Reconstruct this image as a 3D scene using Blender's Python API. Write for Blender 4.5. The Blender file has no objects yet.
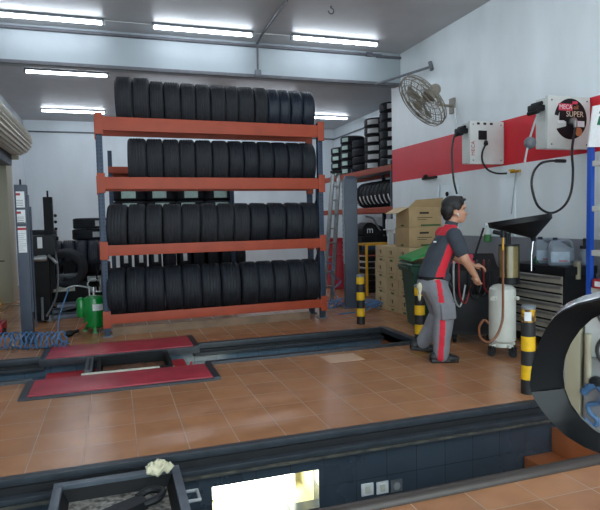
import bpy, bmesh, random, math
from math import sin, cos, tan, pi, radians, sqrt, atan2
from mathutils import Vector, Matrix, Euler, noise
random.seed(7)
C = bpy.context.scene.collection
V = Vector
# ------------------------------------------------------------------ camera
F_PX, YAW, PITCH, ROLL, EYE = 565.0, radians(18.2), radians(3.5), radians(1.25), 1.5
fw = V((sin(YAW)*cos(PITCH), cos(YAW)*cos(PITCH), -sin(PITCH)))
_r = V((cos(YAW), -sin(YAW), 0)); _u = _r.cross(fw)
rt = _r*cos(ROLL) - _u*sin(ROLL); up = _u*cos(ROLL) + _r*sin(ROLL)
O = V((0, 0, EYE))
cam = bpy.data.cameras.new('camera'); cam.sensor_width = 36; cam.lens = 36*F_PX/600; cam.clip_start = .02
camo = bpy.data.objects.new('camera', cam); C.objects.link(camo)
M = Matrix((rt, up, -fw)).transposed().to_4x4(); M.translation = O
camo.matrix_world = M
bpy.context.scene.camera = camo
def ray(px, py): return fw + rt*((px-300)/F_PX) - up*((py-255)/F_PX)
def gz(px, py, z=0): d = ray(px, py); return O + d*((z-EYE)/d.z)
def gy(px, py, y): d = ray(px, py); return O + d*(y/d.y)
def gx(px, py, x): d = ray(px, py); return O + d*(x/d.x)

# ------------------------------------------------------------------ materials
def lin(c): return tuple(((x/255)/12.92 if x/255 <= .04045 else ((x/255+.055)/1.055)**2.4) for x in c)+(1,)
def N(nt, t, **k):
    n = nt.nodes.new(t)
    for a, b in k.items(): setattr(n, a, b)
    return n
def mat(name, c, rough=.5, metal=0, var=.12, vs=6, bump=0, bs=60, c2=None, spec=.5, trans=0, coat=0, emit=None, es=0, thr=None):
    m = bpy.data.materials.new(name); m.use_nodes = True; nt = m.node_tree; b = nt.nodes['Principled BSDF']
    b.inputs['Roughness'].default_value = rough; b.inputs['Metallic'].default_value = metal
    b.inputs['Specular IOR Level'].default_value = spec
    b.inputs['Transmission Weight'].default_value = trans; b.inputs['Coat Weight'].default_value = coat
    col = lin(c)
    tc = N(nt, 'ShaderNodeTexCoord')
    nz = N(nt, 'ShaderNodeTexNoise'); nz.inputs['Scale'].default_value = vs; nz.inputs['Detail'].default_value = 5
    nt.links.new(tc.outputs['Object'], nz.inputs['Vector'])
    rp = N(nt, 'ShaderNodeValToRGB')
    c_b = lin(c2) if c2 else tuple(x*(1-var) for x in col[:3])+(1,)
    c_a = col if c2 else tuple(min(1, x*(1+var)) for x in col[:3])+(1,)
    lo, hi = thr or (.3, .7)
    rp.color_ramp.elements[0].position = lo; rp.color_ramp.elements[1].position = hi
    rp.color_ramp.elements[0].color = c_b; rp.color_ramp.elements[1].color = c_a
    nt.links.new(nz.outputs['Fac'], rp.inputs['Fac']); nt.links.new(rp.outputs['Color'], b.inputs['Base Color'])
    if bump:
        n2 = N(nt, 'ShaderNodeTexNoise'); n2.inputs['Scale'].default_value = bs; n2.inputs['Detail'].default_value = 3
        nt.links.new(tc.outputs['Object'], n2.inputs['Vector'])
        bp = N(nt, 'ShaderNodeBump'); bp.inputs['Strength'].default_value = bump; bp.inputs['Distance'].default_value = .01
        nt.links.new(n2.outputs['Fac'], bp.inputs['Height']); nt.links.new(bp.outputs['Normal'], b.inputs['Normal'])
    if emit:
        b.inputs['Emission Color'].default_value = lin(emit); b.inputs['Emission Strength'].default_value = es
    m['_'] = 0
    return m
def mth(nt, op, a, b=None, c=None):
    n = N(nt, 'ShaderNodeMath', operation=op)
    for i, v in enumerate((a, b, c)):
        if v is None: continue
        if isinstance(v, (int, float)): n.inputs[i].default_value = v
        else: nt.links.new(v, n.inputs[i])
    return n.outputs[0]
def mixc(nt, f, a, b):
    n = N(nt, 'ShaderNodeMix', data_type='RGBA')
    for s, v in ((0, f), (6, a), (7, b)):
        if isinstance(v, tuple): n.inputs[s].default_value = v
        elif isinstance(v, (int, float)): n.inputs[s].default_value = v
        else: nt.links.new(v, n.inputs[s])
    return n.outputs[2]
def tile_mat(name, c1, c2, grout, size, ou, ov, axes='XY', gw=.012, rough=.3, spec=.5, tvar=1.0, bump=.3):
    m = bpy.data.materials.new(name); m.use_nodes = True; nt = m.node_tree; b = nt.nodes['Principled BSDF']
    g = N(nt, 'ShaderNodeNewGeometry'); s = N(nt, 'ShaderNodeSeparateXYZ'); nt.links.new(g.outputs['Position'], s.inputs[0])
    u = mth(nt, 'DIVIDE', mth(nt, 'SUBTRACT', s.outputs[axes[0]], ou), size)
    v = mth(nt, 'DIVIDE', mth(nt, 'SUBTRACT', s.outputs[axes[1]], ov), size)
    def edge(w):
        f = mth(nt, 'FRACT', w)
        return mth(nt, 'MINIMUM', f, mth(nt, 'SUBTRACT', 1.0, f))
    e = mth(nt, 'MINIMUM', edge(u), edge(v))
    gm = mth(nt, 'LESS_THAN', e, gw)
    cv = N(nt, 'ShaderNodeCombineXYZ'); nt.links.new(mth(nt, 'FLOOR', u), cv.inputs[0]); nt.links.new(mth(nt, 'FLOOR', v), cv.inputs[1])
    wn = N(nt, 'ShaderNodeTexWhiteNoise', noise_dimensions='3D'); nt.links.new(cv.outputs[0], wn.inputs['Vector'])
    nz = N(nt, 'ShaderNodeTexNoise'); nz.inputs['Scale'].default_value = 4.5; nz.inputs['Detail'].default_value = 6
    nt.links.new(g.outputs['Position'], nz.inputs['Vector'])
    f = mth(nt, 'ADD', mth(nt, 'MULTIPLY', wn.outputs['Value'], .35*tvar), mth(nt, 'MULTIPLY', nz.outputs['Fac'], 1.0))
    f = mth(nt, 'MULTIPLY_ADD', f, 1.15, -.30)
    cl = N(nt, 'ShaderNodeClamp'); nt.links.new(f, cl.inputs[0])
    body = mixc(nt, cl.outputs[0], lin(c1), lin(c2))
    # dirt in the grout lines
    n2 = N(nt, 'ShaderNodeTexNoise'); n2.inputs['Scale'].default_value = 2.0; n2.inputs['Detail'].default_value = 5
    nt.links.new(g.outputs['Position'], n2.inputs['Vector'])
    st = N(nt, 'ShaderNodeValToRGB'); st.color_ramp.elements[0].position = .45; st.color_ramp.elements[1].position = .8
    nt.links.new(n2.outputs['Fac'], st.inputs[0])
    gcol = mixc(nt, st.outputs[0], lin(grout), tuple(x*.35 for x in lin(grout)[:3])+(1,))
    nt.links.new(mixc(nt, gm, body, gcol), b.inputs['Base Color'])
    rr = mth(nt, 'ADD', mth(nt, 'MULTIPLY_ADD', n2.outputs['Fac'], .14, rough-.07), mth(nt, 'MULTIPLY', gm, .35))
    nt.links.new(rr, b.inputs['Roughness']); b.inputs['Specular IOR Level'].default_value = spec
    bp = N(nt, 'ShaderNodeBump'); bp.inputs['Strength'].default_value = bump; bp.inputs['Distance'].default_value = .004
    hh = mth(nt, 'ADD', mth(nt, 'MULTIPLY', nz.outputs['Fac'], .2), mth(nt, 'MULTIPLY', mth(nt, 'SUBTRACT', 1.0, gm), .6))
    nt.links.new(hh, bp.inputs['Height']); nt.links.new(bp.outputs['Normal'], b.inputs['Normal'])
    return m
def wall_mat(name, base, bands, dirt=.10):
    """bands: list of (zlo, zhi, colour) painted bands on a plastered wall"""
    m = bpy.data.materials.new(name); m.use_nodes = True; nt = m.node_tree; b = nt.nodes['Principled BSDF']
    g = N(nt, 'ShaderNodeNewGeometry'); s = N(nt, 'ShaderNodeSeparateXYZ'); nt.links.new(g.outputs['Position'], s.inputs[0])
    c = lin(base)
    for lo, hi, cc in bands:
        k = mth(nt, 'MULTIPLY', mth(nt, 'GREATER_THAN', s.outputs['Z'], lo), mth(nt, 'LESS_THAN', s.outputs['Z'], hi))
        c = mixc(nt, k, c, lin(cc))
    mp = N(nt, 'ShaderNodeMapping'); mp.inputs['Scale'].default_value = (1, 1, .35); nt.links.new(g.outputs['Position'], mp.inputs[0])
    nz = N(nt, 'ShaderNodeTexNoise'); nz.inputs['Scale'].default_value = 1.6; nz.inputs['Detail'].default_value = 7; nt.links.new(mp.outputs[0], nz.inputs['Vector'])
    r = N(nt, 'ShaderNodeValToRGB'); r.color_ramp.elements[0].position = .35; r.color_ramp.elements[1].position = .7
    r.color_ramp.elements[0].color = (1-dirt*2, 1-dirt*2.05, 1-dirt*2.2, 1); r.color_ramp.elements[1].color = (1, 1, 1, 1)
    nt.links.new(nz.outputs['Fac'], r.inputs[0])
    mx = N(nt, 'ShaderNodeMix', data_type='RGBA', blend_type='MULTIPLY'); mx.inputs[0].default_value = 1
    if isinstance(c, tuple): mx.inputs[6].default_value = c
    else: nt.links.new(c, mx.inputs[6])
    nt.links.new(r.outputs[0], mx.inputs[7]); nt.links.new(mx.outputs[2], b.inputs['Base Color'])
    b.inputs['Roughness'].default_value = .45
    n2 = N(nt, 'ShaderNodeTexNoise'); n2.inputs['Scale'].default_value = 9; n2.inputs['Detail'].default_value = 4; nt.links.new(g.outputs['Position'], n2.inputs['Vector'])
    bp = N(nt, 'ShaderNodeBump'); bp.inputs['Strength'].default_value = .12; bp.inputs['Distance'].default_value = .02
    nt.links.new(n2.outputs['Fac'], bp.inputs['Height']); nt.links.new(bp.outputs['Normal'], b.inputs['Normal'])
    return m
def emis(name, c, s):
    m = bpy.data.materials.new(name); m.use_nodes = True; b = m.node_tree.nodes['Principled BSDF']
    b.inputs['Base Color'].default_value = (.8, .8, .8, 1); b.inputs['Emission Color'].default_value = lin(c); b.inputs['Emission Strength'].default_value = s
    return m
def holed(name, c, pitch=.05):
    """steel upright with a column of punched dark holes"""
    m = mat(name, c, .5, .2, .15, 8); nt = m.node_tree; b = nt.nodes['Principled BSDF']
    g = N(nt, 'ShaderNodeTexCoord'); s = N(nt, 'ShaderNodeSeparateXYZ'); nt.links.new(g.outputs['Object'], s.inputs[0])
    f = mth(nt, 'ABSOLUTE', mth(nt, 'SUBTRACT', mth(nt, 'FRACT', mth(nt, 'DIVIDE', s.outputs['Z'], pitch)), .5))
    x = mth(nt, 'ABSOLUTE', mth(nt, 'SUBTRACT', mth(nt, 'FRACT', mth(nt, 'DIVIDE', mth(nt, 'ADD', s.outputs['X'], 10.0), .045)), .5))
    k = mth(nt, 'MULTIPLY', mth(nt, 'LESS_THAN', f, .2), mth(nt, 'LESS_THAN', x, .16))
    old = b.inputs['Base Color'].links[0].from_socket
    nt.links.new(mixc(nt, k, old, (.012, .016, .022, 1)), b.inputs['Base Color'])
    return m

TERRA1, TERRA2 = (148, 102, 70), (188, 134, 96)
m_floor = tile_mat('terracotta_tiles', TERRA1, TERRA2, (170, 140, 116), .333, .094, 3.70, gw=.011, rough=.24, bump=.10)
m_step = tile_mat('terracotta_step', (150, 84, 48), (178, 104, 62), (150, 120, 100), .6, 3.0, 3.0, gw=.004, rough=.4)
m_stepv = m_step
m_pit = tile_mat('slate_tiles', (54, 64, 75), (66, 77, 89), (30, 37, 45), .245, .115, -.13-.245*8, 'XZ', gw=.010, rough=.28, tvar=.9)
m_pitx = tile_mat('slate_tiles_cross', (44, 55, 68), (60, 72, 86), (26, 33, 42), .245, .1, -.13-.245*8, 'YZ', gw=.010, rough=.3)
m_pitfar = tile_mat('lamplit_slate_tiles', (84, 106, 126), (104, 126, 146), (40, 50, 60), .27, .88, -2.1, 'XZ', gw=.010, rough=.22)  # slate colour raised to carry the pit lamp's light on this wall
m_wallr = wall_mat('right_wall_paint', (234, 242, 246), [(2.2, 2.82, (216, 32, 48)), (-1, 1.21, (138, 142, 152))], .07)
m_wall = wall_mat('white_paint', (230, 240, 246), [], .05)
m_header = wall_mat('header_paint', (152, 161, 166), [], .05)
m_ceil = wall_mat('ceiling_paint', (186, 187, 190), [], .06)
m_cream = wall_mat('cream_paint', (190, 184, 160), [], .12)
m_orange = mat('rack_orange', (164, 66, 38), .55, 0, .10, 5, .05, 30)
m_blue_up = holed('rack_blue', (52, 67, 88))
m_bluesteel = mat('lift_steel_blue', (60, 69, 84), .45, .1, .12, 5)
m_rim = mat('pit_rim_steel', (54, 60, 67), .42, .25, .2, 10)
m_rimdark = mat('pit_rim_dark', (26, 28, 32), .6, .1, .3, 8)
m_grime = mat('grimy_ledge', (86, 83, 74), .8, 0, .4, 14, .3, 50, c2=(44, 46, 47))
m_tyre = mat('tyre_rubber', (27, 32, 40), .62, 0, .25, 14, .25, 90, spec=.4)
m_tyre2 = mat('tyre_rubber_dusty', (42, 44, 49), .7, 0, .2, 10, .25, 90, spec=.35)
m_tyre3 = mat('tyre_rubber_blue_black', (30, 38, 52), .5, 0, .2, 10, .25, 90, spec=.5)
m_black = mat('black_plastic', (20, 22, 26), .5, 0, .2, 10, spec=.3)
m_blackm = mat('black_matt', (17, 18, 21), .7, 0, .2, 10, spec=.3)
m_white = mat('white_enamel', (214, 218, 218), .35, 0, .06, 8)
m_offw = mat('reel_grey_white', (205, 208, 205), .4, 0, .06, 5)
m_paper = mat('paper_label', (222, 226, 228), .6, 0, .06, 30)
m_papergreen = mat('paper_label_green', (190, 216, 208), .6, 0, .1, 30)
m_grey = mat('grey_steel', (118, 124, 130), .45, .4, .15, 8)
m_ltgrey = mat('light_grey_steel', (168, 172, 174), .4, .3, .12, 8)
m_alu = mat('aluminium', (150, 152, 152), .35, .7, .15, 10)
m_chrome = mat('chrome', (200, 202, 206), .15, 1, .05, 10)
m_red = mat('red_paint', (168, 34, 46), .45, 0, .12, 6)
m_redplate = mat('red_ramp_paint', (182, 62, 76), .4, 0, .2, 3.0, .12, 25, c2=(150, 46, 60))
m_green = mat('green_canister', (0, 128, 52), .28, 0, .12, 6, coat=.3)
m_dkgreen = mat('green_bin_plastic', (14, 64, 46), .45, 0, .15, 6)
m_ltgreen = mat('green_lid_plastic', (38, 146, 76), .4, 0, .1, 6)
m_yellow = mat('bollard_yellow', (226, 178, 20), .5, 0, .18, 12, .1, 40)
m_yellowrust = mat('worn_bollard_yellow', (206, 160, 40), .6, 0, .2, 26, .1, 40, c2=(88, 60, 30), thr=(.42, .55))
m_bblack = mat('bollard_black', (32, 32, 34), .55, 0, .2, 12)
m_card = mat('cardboard', (176, 148, 108), .8, 0, .10, 4, .1, 60)
m_card2 = mat('cardboard_tan', (190, 166, 128), .8, 0, .08, 4, .1, 60)
m_flap = mat('cardboard_inside', (214, 190, 152), .8, 0, .06, 5)
m_ink = mat('carton_ink', (52, 44, 36), .8, 0, .1)
m_inkg = mat('carton_green_ink', (58, 92, 52), .8, 0, .1)
m_tank = mat('tank_white_paint', (206, 208, 200), .35, 0, .08, 7)
m_oil = mat('oil_amber', (132, 118, 76), .2, 0, .15, 8, coat=.5)
m_amber = mat('amber_tube', (190, 140, 40), .2, 0, .15, 8)
m_brownhose = mat('brown_hose', (122, 70, 34), .4, 0, .15, 14)
m_hose = mat('black_hose', (22, 23, 26), .45, 0, .1)
m_redhose = mat('red_hose', (140, 30, 40), .45, 0, .1)
m_bluehose = mat('blue_hose', (70, 114, 158), .38, 0, .12, 10)
m_fan = mat('fan_beige', (134, 128, 116), .45, .1, .15, 10)
m_conduit = mat('conduit_grey', (104, 108, 114), .5, 0, .15, 10)
m_dkconduit = mat('conduit_dark', (84, 84, 90), .5, 0, .15, 10)
m_drawer = mat('drawer_grey', (176, 170, 158), .35, .3, .1, 10)
m_jug = mat('jug_grey_plastic', (124, 136, 148), .38, 0, .12, 8)
m_juglabel = mat('jug_label', (158, 176, 194), .5, 0, .1, 20)
m_shelfblue = mat('shelf_blue', (24, 74, 170), .4, 0, .1, 8)
m_shelfwhite = mat('shelf_white', (196, 196, 190), .45, 0, .08, 8)
m_pink = mat('pink_panel', (214, 64, 92), .4, 0, .1, 10)
m_navy = mat('navy_ink', (24, 34, 60), .6)
m_skin = mat('skin', (186, 138, 112), .5, 0, .08, 12)
m_hair = mat('hair_black', (18, 17, 18), .55, 0, .25, 40, .3, 120)
m_shirt = mat('shirt_charcoal', (56, 62, 72), .85, 0, .1, 12, .25, 14)
m_shirtred = mat('shirt_red', (206, 36, 54), .8, 0, .08, 12, .2, 14)
m_trs = mat('trouser_grey', (124, 125, 132), .85, 0, .1, 10, .3, 12)
m_trsred = mat('trouser_red', (206, 36, 58), .8, 0, .08, 10, .2, 14)
m_shoe = mat('shoe_black', (26, 28, 30), .5, 0, .15, 10)
m_eyew = mat('eye_white', (220, 218, 214), .3)
m_rag = mat('cream_rag', (206, 200, 172), .9, 0, .15, 20, .4, 40)
m_traydirt = mat('tray_grime', (158, 154, 146), .45, .3, .3, 30, .4, 60, c2=(66, 62, 58), thr=(.35, .6))
m_rust = mat('rusty_sludge', (120, 74, 44), .6, 0, .4, 12, .4, 30, c2=(44, 34, 30))
m_wood = mat('grubby_board', (132, 108, 88), .7, 0, .2, 5, .2, 30)
m_shutter = mat('shutter_slats', (202, 199, 182), .45, .1, .12, 8)
m_mirror = mat('mirror_glass', (225, 228, 230), .02, 1, 0, 5)
m_housing = mat('mirror_housing', (7, 8, 11), .6, 0, .1, 8, spec=.12)
m_gloss = mat('mirror_gloss_black', (8, 9, 11), .3, 0, .1, 8, spec=.3)
m_silver = mat('car_paint_silver', (178, 182, 186), .25, .3, .04, 6, coat=.8)
m_tube = emis('tube_lit', (232, 243, 255), 10.5)
m_tubepit = emis('pit_tube_lit', (250, 255, 236), 3.5)
m_orangeink = mat('orange_ink', (196, 128, 84), .5)
m_signgreen = mat('sign_green', (10, 110, 76), .5)
m_drum = mat('drum_red', (176, 40, 56), .45, 0, .1, 6)
m_spray = mat('bottle_clear', (196, 206, 204), .2, 0, .05, 8)
m_liquid = mat('green_liquid', (70, 130, 76), .25, 0, .1, 8)
m_yframe = mat('trolley_yellow', (214, 160, 30), .45, 0, .12, 8)
m_scissor = mat('scissor_grey', (112, 122, 136), .45, .15, .15, 8)
m_palebar = mat('pale_bar', (196, 196, 182), .5, 0, .15, 12)
m_paletile = tile_mat('pale_tile', (196, 158, 128), (208, 172, 144), (170, 140, 118), .6, 2.0, 5.4, gw=.004, rough=.35)

# ------------------------------------------------------------------ mesh helper
class MB:
    def __init__(s): s.b = bmesh.new(); s.mi = 0
    def _new(s, vs, fs):
        vv = [s.b.verts.new(v) for v in vs]
        for f in fs:
            try: q = s.b.faces.new([vv[i] for i in f]); q.material_index = s.mi
            except ValueError: pass
        return vv
    def box(s, c, d, rot=None, bev=0, org=None):
        t = bmesh.new(); bmesh.ops.create_cube(t, size=1)
        for v in t.verts: v.co = V((v.co.x*d[0], v.co.y*d[1], v.co.z*d[2]))
        if bev: bmesh.ops.bevel(t, geom=t.edges[:], offset=min(bev, min(d)*.45), segments=2, affect='EDGES', profile=.7)
        R = (Euler(rot).to_matrix() if not isinstance(rot, Matrix) else rot.to_3x3()) if rot is not None else Matrix.Identity(3)
        t.verts.index_update()
        s._new([R @ v.co + V(c) for v in t.verts], [[v.index for v in f.verts] for f in t.faces]); t.free(); return s
    def bx(s, lo, hi, bev=0):
        lo, hi = V(lo), V(hi); return s.box((lo+hi)/2, [abs(x) for x in hi-lo], None, bev)
    def bar(s, p, q, w, h, bev=0):
        p, q = V(p), V(q); d = q-p; L = d.length; R = d.to_track_quat('X', 'Z').to_matrix()
        return s.box((p+q)/2, (L, w, h), R, bev)
    def cone(s, p, q, r, r2=None, n=16, cap=True):
        p, q = V(p), V(q); r2 = r if r2 is None else r2; R = (q-p).to_track_quat('Z', 'Y').to_matrix()
        vs = []
        for P, rr in ((p, r), (q, r2)):
            vs += [P + R @ V((cos(2*pi*i/n)*rr, sin(2*pi*i/n)*rr, 0)) for i in range(n)]
        fs = [(i, (i+1) % n, n+(i+1) % n, n+i) for i in range(n)]
        if cap: fs += [tuple(range(n-1, -1, -1)), tuple(range(n, 2*n))]
        s._new(vs, fs); return s
    def lathe(s, prof, org=(0, 0, 0), axis=(0, 0, 1), n=24, closed=False, mod=None):
        org = V(org); R = V(axis).to_track_quat('Z', 'Y').to_matrix(); k = len(prof); vs = []
        for i in range(n):
            a = 2*pi*i/n
            for j, (r, h) in enumerate(prof):
                if mod: r = mod(i, j, r)
                vs.append(org + R @ V((cos(a)*r, sin(a)*r, h)))
        fs = []
        for i in range(n):
            i2 = (i+1) % n
            for j in range(k if closed else k-1):
                j2 = (j+1) % k; fs.append((i*k+j, i2*k+j, i2*k+j2, i*k+j2))
        if not closed:
            if prof[0][0] > 1e-4: fs.append(tuple(i*k for i in range(n-1, -1, -1)))
            if prof[-1][0] > 1e-4: fs.append(tuple(i*k+k-1 for i in range(n)))
        s._new(vs, fs); return s
    def tube(s, pts, r, n=8, smooth=True, closed=False):
        P = [V(p) for p in pts]
        if smooth and len(P) > 2:
            Q = []; m = len(P); rng = range(m) if closed else range(m-1)
            for i in rng:
                g = (lambda a: P[a % m]) if closed else (lambda a: P[max(0, min(m-1, a))])
                p0, p1, p2, p3 = g(i-1), g(i), g(i+1), g(i+2)
                for t in (0, .2, .4, .6, .8):
                    Q.append(.5*((2*p1)+(p2-p0)*t+(2*p0-5*p1+4*p2-p3)*t*t+(3*p1-p0-3*p2+p3)*t**3))
            if not closed: Q.append(P[-1])
            P = Q
        m = len(P); vs = []; nrm = None
        for i in range(m):
            if closed: d = P[(i+1) % m]-P[i-1]
            else: d = P[min(m-1, i+1)]-P[max(0, i-1)]
            if d.length < 1e-9: d = V((0, 0, 1))
            d.normalize()
            if nrm is None: nrm = d.orthogonal().normalized()
            nrm = (nrm - d*nrm.dot(d));
            nrm = nrm.normalized() if nrm.length > 1e-6 else d.orthogonal().normalized()
            bb = d.cross(nrm)
            vs += [P[i]+(nrm*cos(2*pi*k/n)+bb*sin(2*pi*k/n))*r for k in range(n)]
        fs = []
        for i in range(m if closed else m-1):
            j = (i+1) % m
            fs += [(i*n+k, i*n+(k+1) % n, j*n+(k+1) % n, j*n+k) for k in range(n)]
        if not closed: fs += [tuple(range(n-1, -1, -1)), tuple(range((m-1)*n, m*n))]
        s._new(vs, fs); return s
    def sph(s, c, r, n=16, rot=None):
        t = bmesh.new(); bmesh.ops.create_uvsphere(t, u_segments=n, v_segments=max(6, n*2//3), radius=1)
        if isinstance(r, (int, float)): r = (r, r, r)
        R = Euler(rot).to_matrix() if rot is not None else Matrix.Identity(3); t.verts.index_update()
        s._new([R @ V((v.co.x*r[0], v.co.y*r[1], v.co.z*r[2]))+V(c) for v in t.verts], [[v.index for v in f.verts] for f in t.faces]); t.free(); return s
    def prism(s, pts, off):
        """polygon pts (3D) extruded by vector off"""
        n = len(pts); P = [V(p) for p in pts]; o = V(off)
        s._new(P+[p+o for p in P], [tuple(range(n-1, -1, -1)), tuple(range(n, 2*n))]+[(i, (i+1) % n, n+(i+1) % n, n+i) for i in range(n)]); return s
    def loft(s, rings, cap=True):
        n = len(rings[0]); vs = [V(p) for r in rings for p in r]; fs = []
        for i in range(len(rings)-1): fs += [(i*n+k, i*n+(k+1) % n, (i+1)*n+(k+1) % n, (i+1)*n+k) for k in range(n)]
        if cap: fs += [tuple(range(n-1, -1, -1)), tuple(range((len(rings)-1)*n, len(rings)*n))]
        s._new(vs, fs); return s
    def build(s, name, mats, parent=None, sharp=35, loc=None):
        bmesh.ops.recalc_face_normals(s.b, faces=s.b.faces[:])
        me = bpy.data.meshes.new(name); s.b.to_mesh(me); s.b.free()
        for m in (mats if isinstance(mats, (list, tuple)) else [mats]): me.materials.append(m)
        if sharp:
            me.polygons.foreach_set('use_smooth', [True]*len(me.polygons)); me.set_sharp_from_angle(angle=radians(sharp))
        o = bpy.data.objects.new(name, me); C.objects.link(o)
        if parent: o.parent = parent
        if loc is not None: o.location = loc
        return o
def tag(o, label, cat, group=None, kind=None):
    o['label'] = label; o['category'] = cat
    if group: o['group'] = group
    if kind: o['kind'] = kind
    return o
def thing(name, label, cat, loc=(0, 0, 0), rz=0, group=None):
    o = bpy.data.objects.new(name, None); C.objects.link(o); o.location = loc; o.rotation_euler = (0, 0, rz); o.empty_display_size = .1
    return tag(o, label, cat, group)
def struct(mb, name, m, sharp=35, label=None):
    o = mb.build(name, m, sharp=sharp); o['kind'] = 'structure'
    if label: o['label'] = label
    return o
def copy_tree(o, parent=None):
    c = o.copy(); C.objects.link(c)
    if parent: c.parent = parent
    for ch in list(o.children): copy_tree(ch, c)
    return c
def text(name, body, size, m, parent, mw, ext=.001):
    cu = bpy.data.curves.new(name, 'FONT'); cu.body = body; cu.size = size; cu.extrude = ext; cu.align_x = 'CENTER'; cu.align_y = 'CENTER'
    t = bpy.data.objects.new('tmp', cu); C.objects.link(t); bpy.context.view_layer.update()
    me = bpy.data.meshes.new_from_object(t.evaluated_get(bpy.context.evaluated_depsgraph_get()))
    bpy.data.objects.remove(t); me.materials.clear(); me.materials.append(m); me.transform(mw)
    o = bpy.data.objects.new(name, me); C.objects.link(o); o.parent = parent; return o
def remesh(mb, name, vox, smooth=4):
    """voxel-fuse overlapping closed shapes into one continuous skin; returns mesh"""
    me = bpy.data.meshes.new(name); bmesh.ops.recalc_face_normals(mb.b, faces=mb.b.faces[:]); mb.b.to_mesh(me); mb.b.free()
    o = bpy.data.objects.new(name, me); C.objects.link(o)
    r = o.modifiers.new('r', 'REMESH'); r.mode = 'VOXEL'; r.voxel_size = vox
    q = o.modifiers.new('s', 'SMOOTH'); q.iterations = smooth; q.factor = .5
    bpy.context.view_layer.update()
    m2 = bpy.data.meshes.new_from_object(o.evaluated_get(bpy.context.evaluated_depsgraph_get()))
    bpy.data.objects.remove(o); m2.polygons.foreach_set('use_smooth', [True]*len(m2.polygons)); return m2
def linkmesh(me, name, mats, parent, pick=None):
    me.name = name; me.materials.clear()
    for m in mats: me.materials.append(m)
    if pick:
        for p in me.polygons: p.material_index = pick(p.center)
    else:
        for p in me.polygons: p.material_index = 0
    o = bpy.data.objects.new(name, me); C.objects.link(o); o.parent = parent; return o
ORD = ['first', 'second', 'third', 'fourth', 'fifth', 'sixth', 'seventh', 'eighth', 'ninth', 'tenth', 'eleventh', 'twelfth', 'thirteenth', 'fourteenth']

# ------------------------------------------------------------------ room shell
CZ = 4.55
PN0, PN1 = 2.62, 3.64            # near pit (across the front)
PF0, PF1 = 5.96, 6.92            # far pit
XL, XR = -2.4, 5.2
f = MB()
def fl(x0, y0, x1, y1): f.bx((x0, y0, -.14), (x1, y1, 0))
fl(XL, -1.5, XR, PN0-.03)
fl(3.88, PN0-.03, XR, PN1+.03)
fl(XL, PN1+.05, XR, 5.28)
fl(XL, 5.28, -.80, PF0-.02); fl(.87, 5.28, XR, PF0-.02)
fl(3.42, PF0-.02, XR, PF1+.02)
fl(XL, PF1+.02, -.80, 7.47); fl(.87, PF1+.02, XR, 7.47)
fl(XL, 7.47, XR, 9.95); fl(-2.6, 9.95, 7.3, 18.2)
struct(f, 'floor', m_floor, sharp=None)
t = MB(); p = gz(342, 358)
t.bx((p.x-.2, p.y-.16, 0), (p.x+.2, p.y+.16, .003), .001); struct(t, 'trim_9', m_paletile, label='pale replacement floor tile in front of the far pit')
c = MB(); c.bx((-2.8, -1.5, CZ), (7.4, 18.4, CZ+.2)); struct(c, 'ceiling', m_ceil, sharp=None)
w = MB(); w.bx((XR, -1.5, -.14), (XR+.25, 9.95, CZ)); struct(w, 'wall_right', m_wallr, sharp=None)
w = MB(); w.bx((XR+.25, 9.75, -.14), (7.3, 9.95, CZ)); w.bx((7.2, 9.95, -.14), (7.4, 18.2, CZ)); struct(w, 'wall_right_rear', m_wall, sharp=None)
w = MB(); w.bx((-2.8, 18.0, -.14), (7.4, 18.2, CZ)); struct(w, 'wall_back', m_wall, sharp=None)
w = MB(); w.bx((-2.6, 12.95, -.14), (-2.35, 18.0, CZ)); struct(w, 'wall_left', m_wall, sharp=None)
w = MB(); w.bx((-2.62, -1.5, -.14), (XL, 12.3, CZ)); struct(w, 'wall_left_front', m_wall, sharp=None)
w = MB(); w.bx((-2.7, 12.3, 0), (-1.93, 12.95, 3.05), .01); struct(w, 'trim_1', m_cream, label='cream painted jamb pillar beside the roller shutter')
w = MB(); w.bx((-2.7, 12.3, 3.05), (-2.2, 12.95, CZ)); struct(w, 'trim_2', m_wall)
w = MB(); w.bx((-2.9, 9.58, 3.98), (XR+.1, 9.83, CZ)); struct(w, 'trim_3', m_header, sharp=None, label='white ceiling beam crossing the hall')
t = MB(); t.cone((-2.3, 17.97, 4.22), (7.2, 17.97, 4.22), .022); t.cone((7.17, 10, 4.2), (7.17, 17.97, 4.2), .022); struct(t, 'trim_4', m_conduit)
t = MB(); t.cone((-2.6, 9.565, 4.49), (4.8, 9.565, 4.49), .028); t.box((4.95, 9.56, 4.47), (.5, .05, .045), None, .01); t.box((4.55, 9.55, 4.49), (.12, .07, .07), None, .01); struct(t, 'trim_5', m_dkconduit)
t = MB(); t.bx((-2.6, 9.545, 3.955), (XR, 9.6, 4.01), .01); struct(t, 'trim_6', m_dkconduit)
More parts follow.
